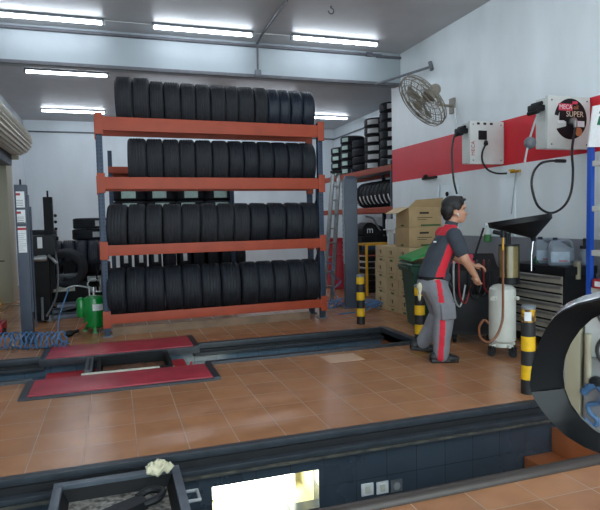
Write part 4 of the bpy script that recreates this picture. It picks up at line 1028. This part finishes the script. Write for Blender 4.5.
# tilted funnel: rim seen edge-on rising to the right
A_ = gy(493, 222, 5.0); B_ = gy(545, 214, 5.0); D_ = gy(533, 237.5, 5.0)
ctr = (A_+B_)/2; ax = (B_-A_).normalized(); Rf = (B_-A_).length/2
side = (ctr-O).normalized(); side = (side-ax*side.dot(ax)).normalized()
def fring(sc, c): return [c+ax*cos(2*pi*i/32)*Rf*sc+side*sin(2*pi*i/32)*Rf*sc*.9 for i in range(32)]
dn = ax.cross(side); dn = dn if dn.z < 0 else -dn
ori = V((3.96, 5.08, 0))
r0 = [q-ori for q in fring(1, ctr)]; r1 = [q-ori for q in fring(.985, ctr+dn*.055)]; r2 = [q-ori for q in fring(.09, D_)]; r3 = [q-ori for q in fring(.06, D_+dn*.04)]
i0 = [q-ori for q in fring(.95, ctr)]; i1 = [q-ori for q in fring(.92, ctr+dn*.055)]; i2 = [q-ori for q in fring(.05, D_-dn*.012)]
a = MB(); a.loft([i2, i1, i0, r0, r1, r2, r3]); a.build('funnel', m_black, tk)
a = MB(); q = D_-ori; a.cone(q+dn*.02, (q.x-.02, q.y, cz1-.10), .013); a.cone((q.x-.02, q.y, cz1-.10), (q.x-.02, q.y, cz0+.06), .010); a.build('funnel_stem', m_chrome, tk)

# ------------------------------------------------------------------ tool chest
X0, X1, Y0, Y1 = 4.60, 5.02, 4.86, 5.76
ztop = .935
ch = thing('tool_chest', 'black tool chest with pale grey drawers standing against the right wall', 'tool chest', (X0, Y0, 0))
DX, DY = X1-X0, Y1-Y0
a = MB(); a.bx((0.0, 0, .10), (DX, DY, ztop-.05), .008); a.bx((-.015, -.015, ztop-.09), (DX+.01, DY+.015, ztop), .012); a.build('body', m_black, ch)
for k in range(7):
    z1 = ztop-.105-k*.102; z0 = z1-.094
    if k == 6: z0 -= .02
    a = MB(); a.bx((-.016, .035, z0), (.002, DY-.035, z1), .004); d_ = a.build('drawer', m_drawer, ch)
    a = MB(); a.bx((-.034, .035, z1-.034), (-.014, DY-.035, z1-.008), .006); a.build('handle', m_alu, d_)
    a = MB(); a.bx((-.0165, .035, z0-.006), (-.010, DY-.035, z0+.014)); a.build('shadow_gap', m_blackm, d_)
a = MB(); a.cone((-.017, DY*.5, ztop-.05), (-.021, DY*.5, ztop-.05), .014); a.build('lock', m_chrome, ch)
for x in (.07, DX-.07):
    for y in (.08, DY-.08):
        a = MB(); a.cone((x-.02, y, .05), (x+.02, y, .05), .05, n=18); a.bx((x-.03, y-.03, .05), (x+.03, y+.03, .105)); a.build('caster', m_blackm, ch)
# jugs
def jug(x, y, z, rz, label, h, w, d):
    j = thing('oil_jug', label, 'jug', (x, y, z), rz, 'oil jugs on the tool chest')
    def rr(hh, sx, sy, cx=0): return [(cx+sx*(abs(cos(t))**.5)*(1 if cos(t) >= 0 else -1), sy*(abs(sin(t))**.5)*(1 if sin(t) >= 0 else -1), hh) for t in [2*pi*i/24 for i in range(24)]]
    a = MB(); a.loft([rr(0, w*.46, d*.46), rr(.012, w*.5, d*.5), rr(h*.58, w*.5, d*.5), rr(h*.72, w*.36, d*.42, -w*.12), rr(h*.84, w*.2, d*.3, -w*.2), rr(h*.9, w*.12, d*.24, -w*.22)])
    a.tube([(-w*.08, 0, h*.86), (w*.15, 0, h*.9), (w*.34, 0, h*.84), (w*.42, 0, h*.66), (w*.38, 0, h*.5)], .020); a.build('body', m_jug, j)
    a = MB(); a.cone((-w*.22, 0, h*.89), (-w*.22, 0, h), .026); a.build('cap', m_navy, j)
    a = MB(); a.bx((-w*.40, -d*.5-.003, h*.12), (w*.3, -d*.5+.004, h*.5), .002); l_ = a.build('label', m_juglabel, j)
    a = MB(); a.bx((-w*.1, -d*.5-.005, h*.15), (w*.22, -d*.5, h*.19)); a.build('label_mark', m_red, l_)
    return j
jug(4.76, 5.10, ztop, radians(-38), 'bluish grey oil jug at the near end of the tool chest top', .31, .27, .18)
jug(4.82, 5.42, ztop, radians(-40), 'grey oil jug standing behind the nearer jug on the tool chest', .31, .22, .16)
a = MB(); a.lathe([(.0, 0), (.035, 0), (.035, .05), (.02, .07), (.018, .085), (0, .085)], n=18); tag(a.build('green_bottle', m_dkgreen, loc=(4.72, 5.44, ztop)), 'small dark green bottle on the far side of the tool chest top', 'bottle')
sp_ = thing('spray_gun', 'clear grey spray gun standing at the near right corner of the tool chest', 'spray gun', (4.98, 4.985, ztop))
a = MB(); a.lathe([(0, 0), (.045, .0), (.05, .02), (.05, .12), (.03, .16), (.02, .18), (0, .18)], n=22); a.build('cup', m_jug, sp_)
a = MB(); a.bar((-.05, 0, .20), (.06, 0, .20), .03, .035); a.cone((.05, 0, .2), (.02, 0, .10), .014); a.cone((0, 0, .17), (0, 0, .27), .016); a.sph((-.0, 0, .28), .02); a.build('gun', m_black, sp_)
q = gy(579, 260, 4.85)
gr_ = thing('grease_gun', 'beige hand pump tube hanging on the near side of the tool chest', 'pump', (q.x, 4.87, 0))
z0 = gy(579, 294, 4.87).z; z1 = gy(579, 279, 4.87).z; z2 = gy(579, 262, 4.87).z
a = MB(); a.cone((0, 0, z1), (0, 0, z2), .035, n=20); a.build('barrel', mat('beige_plastic', (150, 144, 120), .5), gr_)
a = MB(); a.cone((-.012, 0, z0-.1), (-.012, 0, z1), .009); a.cone((.018, 0, z0-.1), (.018, 0, z1), .007); a.bx((-.05, -.02, z2), (.05, .04, z2+.015)); a.bx((-.01, .02, z2-.1), (.01, .055, z2+.01)); a.build('rod', m_alu, gr_)

# ------------------------------------------------------------------ blue shelving at the right edge
q = gy(590.5, 200, 4.38)
bs = thing('shelving_unit', 'bright blue post shelving with white shelves at the right edge', 'shelf', (q.x, 4.38, 0))
zt = gy(590, 147, 4.38).z
for (x, y) in ((0, 0), (.42, 0), (0, -1.0), (.42, -1.0)):
    a = MB(); a.bx((x-.024, y-.025, 0), (x+.024, y+.025, zt), .004); a.build('post', m_shelfblue, bs)
for py in (161, 206, 250, 287, 345):
    z = gy(590, py, 4.38).z
    a = MB(); a.bx((-.012, -1.0, z-.055), (.43, -.027, z), .005); a.build('shelf', m_shelfwhite, bs)
ax_ = gy(597, 263, 4.2)
a = MB(); a.bx((.06, -.5, gy(590, 250, 4.38).z), (.36, -.12, gy(590, 222, 4.38).z), .01); bxo = a.build('black_box', m_blackm, None, loc=(q.x, 4.38, 0)); tag(bxo, 'black box standing on the blue shelving at the right edge', 'box')
zz = gy(590, 287, 4.38).z
sb = thing('parts_box', 'small white box with red edge at the blue shelf corner', 'box', (q.x+.02, 4.34, zz))
a = MB(); a.bx((-.06, -.2, 0), (.1, -.03, .09), .006); a.build('body', m_red, sb)
a = MB(); a.bx((-.063, -.17, .02), (-.058, -.06, .07)); a.bx((-.045, -.203, .02), (.08, -.198, .07)); a.build('label', m_paper, sb)
# sign on top of shelving
sgp = [gy(593.5, 106, 4.30), gy(640, 96, 4.30), gy(640, 146, 4.30), gy(588.5, 147, 4.30)]
so = V((q.x, 4.30, zt))
sg = thing('sign_board', 'white board with a green symbol standing on the blue shelving', 'sign', so)
a = MB(); a.prism([p_-so for p_ in (sgp[0], sgp[1], sgp[2], sgp[3])], (0, .015, 0)); a.build('board', m_paper, sg)
def onsg(px, py): return gy(px, py, 4.297)-so
a = MB(); a.prism([onsg(597, 125), onsg(599.5, 116), onsg(608, 116), onsg(611, 125)], (0, .003, 0)); a.prism([onsg(599, 113.5), onsg(600.5, 110), onsg(607, 110), onsg(608, 113.5)], (0, .003, 0)); a.build('green_symbol', m_signgreen, sg)
tq_ = onsg(606, 131.5); text('lettering', 'Vital', .055, m_conduit, sg, Matrix.Translation(tq_) @ Matrix.Rotation(pi/2, 4, 'X'))

# ------------------------------------------------------------------ hose reels on the right wall
def reel(pw, px_out, ptop, pbot, label, big):
    b = gx(pw, pbot, XR-.02); Y = b.y
    Xo = gy(px_out, (ptop+pbot)/2, Y).x
    zt = gy((pw+px_out)/2, ptop, Y).z; zb = gy((pw+px_out)/2, pbot, Y).z
    r = thing('hose_reel', label, 'hose reel', (Xo, Y, zb))
    W, H = XR-Xo-.02, zt-zb
    a = MB(); a.bx((0, 0, 0), (W, .05, H), .02); a.bx((.015, .05, .015), (W-.02, .21, H-.015), .012); bd = a.build('casing', m_offw, r)
    a = MB()
    for x in (.05, W-.05):
        for z in (.05, H-.05): a.cone((x, -.004, z), (x, .002, z), .010, n=10)
    a.build('bolt', m_conduit, bd)
    a = MB(); a.bx((W, .02, .05), (W+.022, .2, H-.05), .003); a.build('wall_plate', m_grey, r)
    a = MB(); a.bx((-.13, .05, H*.72), (.01, .18, H*.84), .02); a.cone((-.10, .04, H*.70), (-.10, .19, H*.70), .025); a.cone((-.05, .04, H*.86), (-.05, .19, H*.86), .022); a.build('hose_guide', m_black, r)
    return r, W, H, Y, Xo, zb
r2, W, H, Y2, Xo2, zb2 = reel(590, 548, 96, 149, 'white hose reel with round black face and writing on the right wall', True)
cx_, cz_ = gy(570.5, 119, Y2).x-Xo2, gy(570.5, 119, Y2).z-zb2
RR = .225
a = MB(); pts = [(cx_+cos(t)*RR, -.004, cz_+sin(t)*RR) for t in [radians(x) for x in range(-150, 171, 8)]]
pts += [(cx_+cos(radians(x))*RR*.78, -.004, cz_+sin(radians(x))*RR*.78) for x in (170, 150)] + [(cx_-RR*.7, -.004, cz_-.02), (cx_-.06, -.004, cz_-.03), (cx_-.06, -.004, cz_-.08)]
a.prism(pts, (0, .005, 0)); dk = a.build('face_disc', m_black, r2)
a = MB(); a.bx((cx_-.17, -.008, cz_+.09), (cx_+.02, -.003, cz_+.165)); a.bx((cx_+.02, -.008, cz_+.165), (cx_+.09, -.003, cz_+.195)); a.build('red_band', m_pink, dk)
Rx = Matrix.Rotation(pi/2, 4, 'X')
text('lettering', 'MECA', .068, m_paper, dk, Matrix.Translation((cx_-.075, -.009, cz_+.128)) @ Rx)
text('lettering', 'oil', .07, m_orangeink, dk, Matrix.Translation((cx_+.07, -.006, cz_+.128)) @ Rx)
text('lettering', 'SUPER', .088, mat('super_ink', (206, 192, 168), .5), dk, Matrix.Translation((cx_+.055, -.006, cz_+.052)) @ Rx)
a = MB(); a.bx((cx_-.18, -.007, cz_-.05), (cx_-.09, -.003, cz_-.02)); a.build('white_print', m_paper, dk)
a = MB(); a.bx((cx_+.09, -.007, cz_-.085), (cx_+.19, -.003, cz_-.02)); a.build('white_print', m_paper, dk)
a = MB(); a.cone((cx_+.11, -.007, cz_-.14), (cx_+.11, -.003, cz_-.14), .05); a.build('orange_print', m_orangeink, dk)
a = MB(); a.cone((cx_+.01, -.05, cz_-.03), (cx_+.01, .0, cz_-.03), .04); a.cone((cx_+.02, -.05, cz_-.02), (cx_+.02, -.05, cz_-.1), .022); a.build('swivel', m_alu, r2)
P0 = V((Xo2+cx_+.02, Y2-.05, zb2+cz_-.1))
hp = [P0]+[gy(x, y, Y2-.06) for x, y in ((572, 150), (573, 172), (571, 192), (564, 206), (551, 213), (538, 206), (532, 188), (533, 174), (540, 164), (550, 161), (563, 161))]
a = MB(); a.tube(hp, .0135); a.cone(hp[-1]-V((.1, 0, 0)), hp[-1]+V((.03, 0, 0)), .02); h_ = a.build('hose', m_hose, r2); h_.location = -r2.location
pts = [(541, 108), (537, 116), (533, 128), (530, 138), (527, 150), (524.5, 163)]
a = MB(); a.tube([gy(x, y, Y2+.12) for x, y in pts], .012); h_ = a.build('outlet_hose', m_ltgrey, r2); h_.location = -r2.location
a = MB(); c_ = gy(530, 143, Y2+.12); a.sph(c_, (.065, .065, .07), 20); h_ = a.build('hose_stop', m_conduit, r2); h_.location = -r2.location
r1, W, H, Y1_, Xo1, zb1 = reel(504, 470, 121, 164, 'plain white hose reel with black catch on the right wall, left of the lettered one', False)
a = MB(); a.bx((W*.24, -.012, H*.56), (W*.48, .0, H*.86-.05), .03); a.build('catch', m_black, r1)
a = MB()
for k in range(3): a.bx((W*(.2+.19*k), -.005, H*.91), (W*(.28+.19*k), .0, H*.96), .004)
a.build('vent', m_black, r1)
for k in range(5):
    pass
text('lettering', 'MECA', .075, m_red, r1, Matrix.Translation((W*.09, -.003, H*.36)) @ Rx @ Matrix.Rotation(pi/2, 4, 'Z'))
hp = [gy(x, y, Y1_-.03) for x, y in ((486, 144), (482.5, 152), (482.5, 161), (487, 169), (495, 173), (505, 173.5), (514, 172))]
a = MB(); a.tube(hp, .013); a.cone(hp[0], hp[0]+V((.02, .03, .03)), .03); h_ = a.build('hose', m_hose, r1); h_.location = -r1.location
hp = [gy(x, y, Y1_+.12) for x, y in ((460, 131), (454.5, 136), (452, 150), (452.5, 168), (454, 182), (457, 194))]
a = MB(); a.tube(hp, .014); h_ = a.build('outlet_hose', m_hose, r1); h_.location = -r1.location
# supply pipes
def wpipe(name, pts, r, m, label, cat):
    P = [gx(x, y, XR-.025) for x, y in pts]; a = MB(); a.tube(P, r, smooth=False); return tag(a.build(name, m), label, cat)
wpipe('supply_pipe', [(516, 172), (515.5, 178), (511.5, 214)], .011, m_ltgrey, 'thin supply pipe running down the wall under the plain reel', 'pipe')
q = gx(515, 171.5, XR-.03)
vl = thing('pipe_valve', 'small brass valve on the wall at the end of the reel hose', 'valve', q)
a = MB(); a.cone((0, .08, 0), (0, -.1, 0), .018); a.build('body', m_amber, vl)
a = MB(); a.bx((-.06, -.02, .01), (-.01, .06, .03), .004); a.build('lever', m_yellow, vl)
wpipe('supply_pipe', [(455, 108), (456, 130)], .014, m_white, 'white pipe rising beside the black outlet of the plain reel', 'pipe')
wpipe('supply_pipe', [(438.5, 185), (437.5, 205), (436, 240)], .02, m_wall, 'white painted pipe running down the wall behind the cartons', 'pipe')
w_ = MB(); A1, A2 = gx(442, 186, XR), gx(459, 240, XR); w_.bx((XR-.03, A2.y, 1.22), (XR-.001, A1.y, A1.z), .006); tag(w_.build('wall_board', m_wall), 'white board fixed flat on the right wall behind the mechanic', 'board')
w_ = MB(); A1, A2 = gx(501, 180, XR), gx(516, 236, XR); w_.bx((XR-.022, A2.y, 1.22), (XR-.001, A1.y, A1.z), .006); tag(w_.build('wall_board', m_wall), 'white board fixed flat on the right wall below the plain reel', 'board')
q = gx(429, 178, XR-.03)
br = thing('wall_bracket', 'small black bracket on the wall at the lower edge of the red band', 'bracket', q)
a = MB(); a.bx((-.03, -.22, -.02), (.03, .2, .02), .01); a.sph((-.02, .08, .03), (.04, .05, .035)); a.build('arm', m_blackm, br)
q = gx(447, 194, XR-.05)
kb = thing('door_knob', 'small black knob on the white board above the mechanic', 'knob', q)
a = MB(); a.sph((0, 0, 0), (.025, .03, .04), 14); a.cone((0, 0, 0), (.05, 0, 0), .012); a.build('knob', m_blackm, kb)
# green liquid bottle hanging on the wall
q = gx(488, 242, XR-.05)
sbt = thing('spray_bottle', 'spray bottle of green liquid hanging on the wall left of the funnel', 'bottle', (XR-.06, q.y, q.z))
a = MB(); a.lathe([(0, 0), (.045, 0), (.05, .02), (.05, .11), (0, .11)], n=20); a.build('liquid', m_liquid, sbt)
a = MB(); a.lathe([(.05, .11), (.05, .16), (.02, .21), (.016, .24), (0, .24)], n=20); a.build('bottle', m_spray, sbt)
a = MB(); a.bx((-.05, -.015, .24), (.03, .015, .275), .006); a.bar((-.04, 0, .245), (-.06, 0, .19), .012, .012); a.bx((.02, -.008, .22), (.065, .008, .235)); a.build('trigger', m_white, sbt)

# ------------------------------------------------------------------ wall fan
hub = gx(422.5, 101, 4.35)
aw = gx(453, 106, XR)
fnx = thing('wall_fan', 'large beige caged wall fan tilted down on the right wall above the red band', 'fan', hub)
vd = (hub-O).normalized(); ip = -rt*.74 - up*.67; ip = (ip-vd*ip.dot(vd)).normalized(); nf = ip*.9 - vd*.43; nf.normalize()       # blowing direction: out and down into the hall
Rn = nf.to_track_quat('Z', 'Y').to_matrix()
def L3(x, y, z): return Rn @ V((x, y, z))
RF = .425
a = MB()
for rr_, z in ((RF, .0), (RF*.98, .05), (RF*.8, .085), (RF*.6, .10), (RF*.4, .108), (RF*.2, .11), (RF*.98, -.05), (RF*.75, -.085), (RF*.5, -.10), (RF*.3, -.105)):
    a.tube([L3(cos(t)*rr_, sin(t)*rr_, z) for t in [2*pi*i/40 for i in range(40)]], .007 if rr_ < RF else .011, n=5, smooth=False, closed=True)
for k in range(36):
    t = 2*pi*k/36; c_, s_ = cos(t), sin(t)
    a.tube([L3(c_*RF*.12, s_*RF*.12, .11), L3(c_*RF*.6, s_*RF*.6, .10), L3(c_*RF, s_*RF, .0), L3(c_*RF*.75, s_*RF*.75, -.085), L3(c_*RF*.2, s_*RF*.2, -.11)], .0032, n=4)
a.build('cage', m_fan, fnx)
a = MB()
for k in range(3):
    t0 = 2*pi*k/3; pr = []
    for rr_, w0, w1, tw in ((.05, -.3, .3, .5), (.16, -.38, .42, .4), (.28, -.30, .38, .3), (.31, -.2, .28, .25)):
        pr.append((rr_, t0+w0, t0+w1, tw))
    vs = []
    for rr_, ta, tb_, tw in pr:
        for th in (0, 1): vs += [L3(cos(ta)*rr_, sin(ta)*rr_, -.05*tw+th*.005), L3(cos(tb_)*rr_, sin(tb_)*rr_, .05*tw+th*.005)]
    fs = []
    for i in range(3):
        k0 = i*4; k1 = k0+4
        fs += [(k0, k0+1, k1+1, k1), (k0+2, k1+2, k1+3, k0+3), (k0, k1, k1+2, k0+2), (k0+1, k0+3, k1+3, k1+1)]
    fs += [(0, 2, 3, 1), (12, 13, 15, 14)]
    a._new(vs, fs)
a.cone(L3(0, 0, -.06), L3(0, 0, .06), .05); a.build('blades', m_fan, fnx)
a = MB(); a.cone(L3(0, 0, -.26), L3(0, 0, -.09), .085, n=24); a.sph(L3(0, 0, -.26), .085); a.cone(L3(0, 0, .10), L3(0, 0, .12), .06); a.build('motor', m_fan, fnx)
a = MB(); mz = L3(0, 0, -.2); wl = aw-hub
a.tube([mz+V((0, 0, -.04)), mz+V((.12, -.02, -.10)), wl+V((-.3, .0, .02)), wl+V((-.12, 0, .0)), wl], .022); a.bx(wl+V((-.03, -.07, -.12)), wl+V((0, .07, .12)), .006); a.build('bracket', m_fan, fnx)
p0 = gy(376, 84, 9.5); p1 = gx(430, 67, XR-.03)
a = MB(); a.cone(p0, p1, .022); a.cone(p1-V((.0, .06, .06)), p1+V((0, 0, .08)), .035); tag(a.build('conduit_pipe', m_conduit), 'grey conduit arm from the ceiling beam to the right wall above the fan', 'pipe')

# ------------------------------------------------------------------ wing mirror of the car the photo is taken from
mx = O+ray(604, 372)*.80
wm = thing('wing_mirror', 'black car wing mirror in the foreground at the right edge', 'mirror', mx)
view = (mx-O).normalized()
# glass faces the rear of the car (-X) turned a little to the viewer
n_ = V((-.955, -.285, .0)); n_.normalize()
gu = V((0, 0, 1)); gu = (gu-n_*gu.dot(n_)).normalized()
gl = gu.cross(n_)             # horizontal axis of the glass
if (gl.dot(rt)) > 0: gl = -gl # gl points to the picture's left
def onp(px, py, off=0):
    """a point of the mirror's rim plane"""
    d = ray(px, py); c0 = mx+n_*off; t = (c0-O).dot(n_)/d.dot(n_); return O+d*t-mx
outer = [(700, 282), (640, 288), (600, 297.5), (578, 303), (562, 310), (551, 320), (543, 334), (536, 352), (532, 368), (530.5, 384), (533, 395), (541, 408), (553, 423), (568, 437), (586, 448), (610, 458), (640, 463), (700, 462)]
inner = [(692, 315), (640, 309), (606, 312), (592, 319), (581, 329), (571, 343), (565, 358), (563, 374), (565, 389), (571, 404), (581, 418), (594, 430), (612, 440), (640, 447), (692, 445)]
def resample(P, m):
    P = [V((x, y, 0)) for x, y in P]; L = [0]
    for i in range(1, len(P)): L.append(L[-1]+(P[i]-P[i-1]).length)
    out = []
    for k in range(m):
        s = L[-1]*k/(m-1); i = max(j for j in range(len(L)) if L[j] <= s+1e-9); i = min(i, len(P)-2)
        out.append(P[i].lerp(P[i+1], (s-L[i])/(L[i+1]-L[i])))
    return out
m_ = 60
Oo = resample(outer, m_); Ii = resample(inner, m_)
ro = [onp(v.x, v.y) for v in Oo]; ri = [onp(v.x, v.y, -.030) for v in Ii]
cen = sum(ro, V())/len(ro)
back1 = [cen+(v-cen)*1.03+gu*.006-n_*.014 for v in ro]; back2 = [cen+(v-cen)*.9-n_*.07 for v in ro]; back3 = [cen+(v-cen)*.55-n_*.115 for v in ro]
lip = [cen+(v-cen)*.965+n_*.008 for v in ro]
ks = next(i for i, v in enumerate(Oo) if v.y > 386 and v.x < 560)
def strip(rings, i0, i1):
    b = MB(); vs = [r_[i] for r_ in rings for i in range(i0, i1+1)]; n = i1-i0+1
    b._new(vs, [(j*n+i, j*n+i+1, (j+1)*n+i+1, (j+1)*n+i) for j in range(len(rings)-1) for i in range(n-1)]); return b
mid = [p_.lerp(q_, .30)-n_*.008 for p_, q_ in zip(ri, lip)]
strip([ri, mid, lip, ro], 0, ks).build('bezel', m_housing, wm, sharp=50)
mid2 = [p_.lerp(q_, .55)+n_*.004 for p_, q_ in zip(ri, lip)]
strip([ri, mid2, lip, ro], ks, m_-1).build('lower_trim', m_gloss, wm, sharp=60)
a = MB(); a.loft([ro, back1, back2, back3], cap=False); a._new(back3, [tuple(range(len(back3)))]); a.build('housing', m_silver, wm, sharp=60)
a = MB(); bl = [onp(v.x, v.y, -.028) for v in Ii]; a._new(bl, [tuple(range(len(bl)))]); 
a.build('glass', m_mirror, wm, sharp=None)
ex = max(ro, key=lambda v: v.dot(-gl))
a = MB(); arm0 = cen-gl*.10-gu*.03-n_*.03
a.tube([cen-gl*.02-gu*.05-n_*.04, cen-gl*.14-gu*.06-n_*.03, cen-gl*.24-gu*.07-n_*.02], .03); a.build('arm', m_housing, wm)
# ------------------------------------------------------------------ what the mirror sees: left wall behind the viewer
FX = XL+.30
def refl(px, py, x=FX):
    """where the mirror sends the sight line: a point on the plane X = x behind the viewer"""
    p_ = onp(px, py)+mx; d = (p_-O).normalized(); r_ = d-n_*2*d.dot(n_)
    return p_+r_*((x-p_.x)/r_.x)
hit = refl(590, 362); ya, yb = refl(577, 375).y, refl(640, 375).y
sgn = 1 if yb > ya else -1
cb = thing('wall_cabinet', 'pale grey cabinet with blue air hose seen in the wing mirror', 'cabinet', (XL+.001, ya, 0))
wy = abs(yb-ya)+.6
lo_, hi_ = (0, wy) if sgn > 0 else (-wy, 0)
a = MB(); a.bx((0, lo_, 0), (.26, hi_, hit.z), .01); a.build('lower_panel', m_ltgrey, cb)
a = MB(); a.bx((0, lo_, hit.z+.004), (.24, hi_, 2.6), .01); a.build('upper_panel', m_white, cb)
a = MB(); a.bx((0, -.10*sgn, 0), (.29, -.012*sgn, 2.6), .01); a.build('side_post', m_cream, cb)
def rt_(pts, x): return [refl(px, py, x)-cb.location for px, py in pts]
a = MB(); a.tube(rt_([(592, 300), (593, 314), (598, 324), (606, 330)], FX), .012); a.tube(rt_([(604, 338), (595, 343), (592, 352), (596, 362), (604, 366)], FX), .012); a.build('cable', m_hose, cb)
a = MB(); a.tube(rt_([(578, 395), (583, 390), (590, 386)], FX), .022); a.tube(rt_([(590, 386), (598, 396), (594, 405), (583, 407), (585, 415), (592, 422), (590, 428), (582, 424), (580, 420)], FX), .014); a.tube(rt_([(604, 384), (596, 404), (606, 410)], FX+.02), .014); a.build('hose', m_bluehose, cb)
q_ = refl(590, 384, FX)-cb.location; a = MB(); a.sph(q_, (.02, .035, .035)); a.cone(q_-V((.12, 0, 0)), q_, .03); a.build('fitting', m_blackm, cb)
q_ = rt_([(583, 335), (583, 384)], FX-.02); a = MB(); a.cone(q_[0], q_[1], .02); a.build('riser', m_cream, cb)

# ------------------------------------------------------------------ daylight from the open front
W = bpy.data.worlds.new('world'); bpy.context.scene.world = W; W.use_nodes = True
bg = W.node_tree.nodes['Background']; bg.inputs[0].default_value = (.80, .95, 1.0, 1); bg.inputs[1].default_value = 1.25
vs = bpy.context.scene.view_settings; vs.view_transform = 'Standard'; vs.look = 'None'; vs.exposure = 1.58; vs.gamma = 1; vs.use_curve_mapping = False
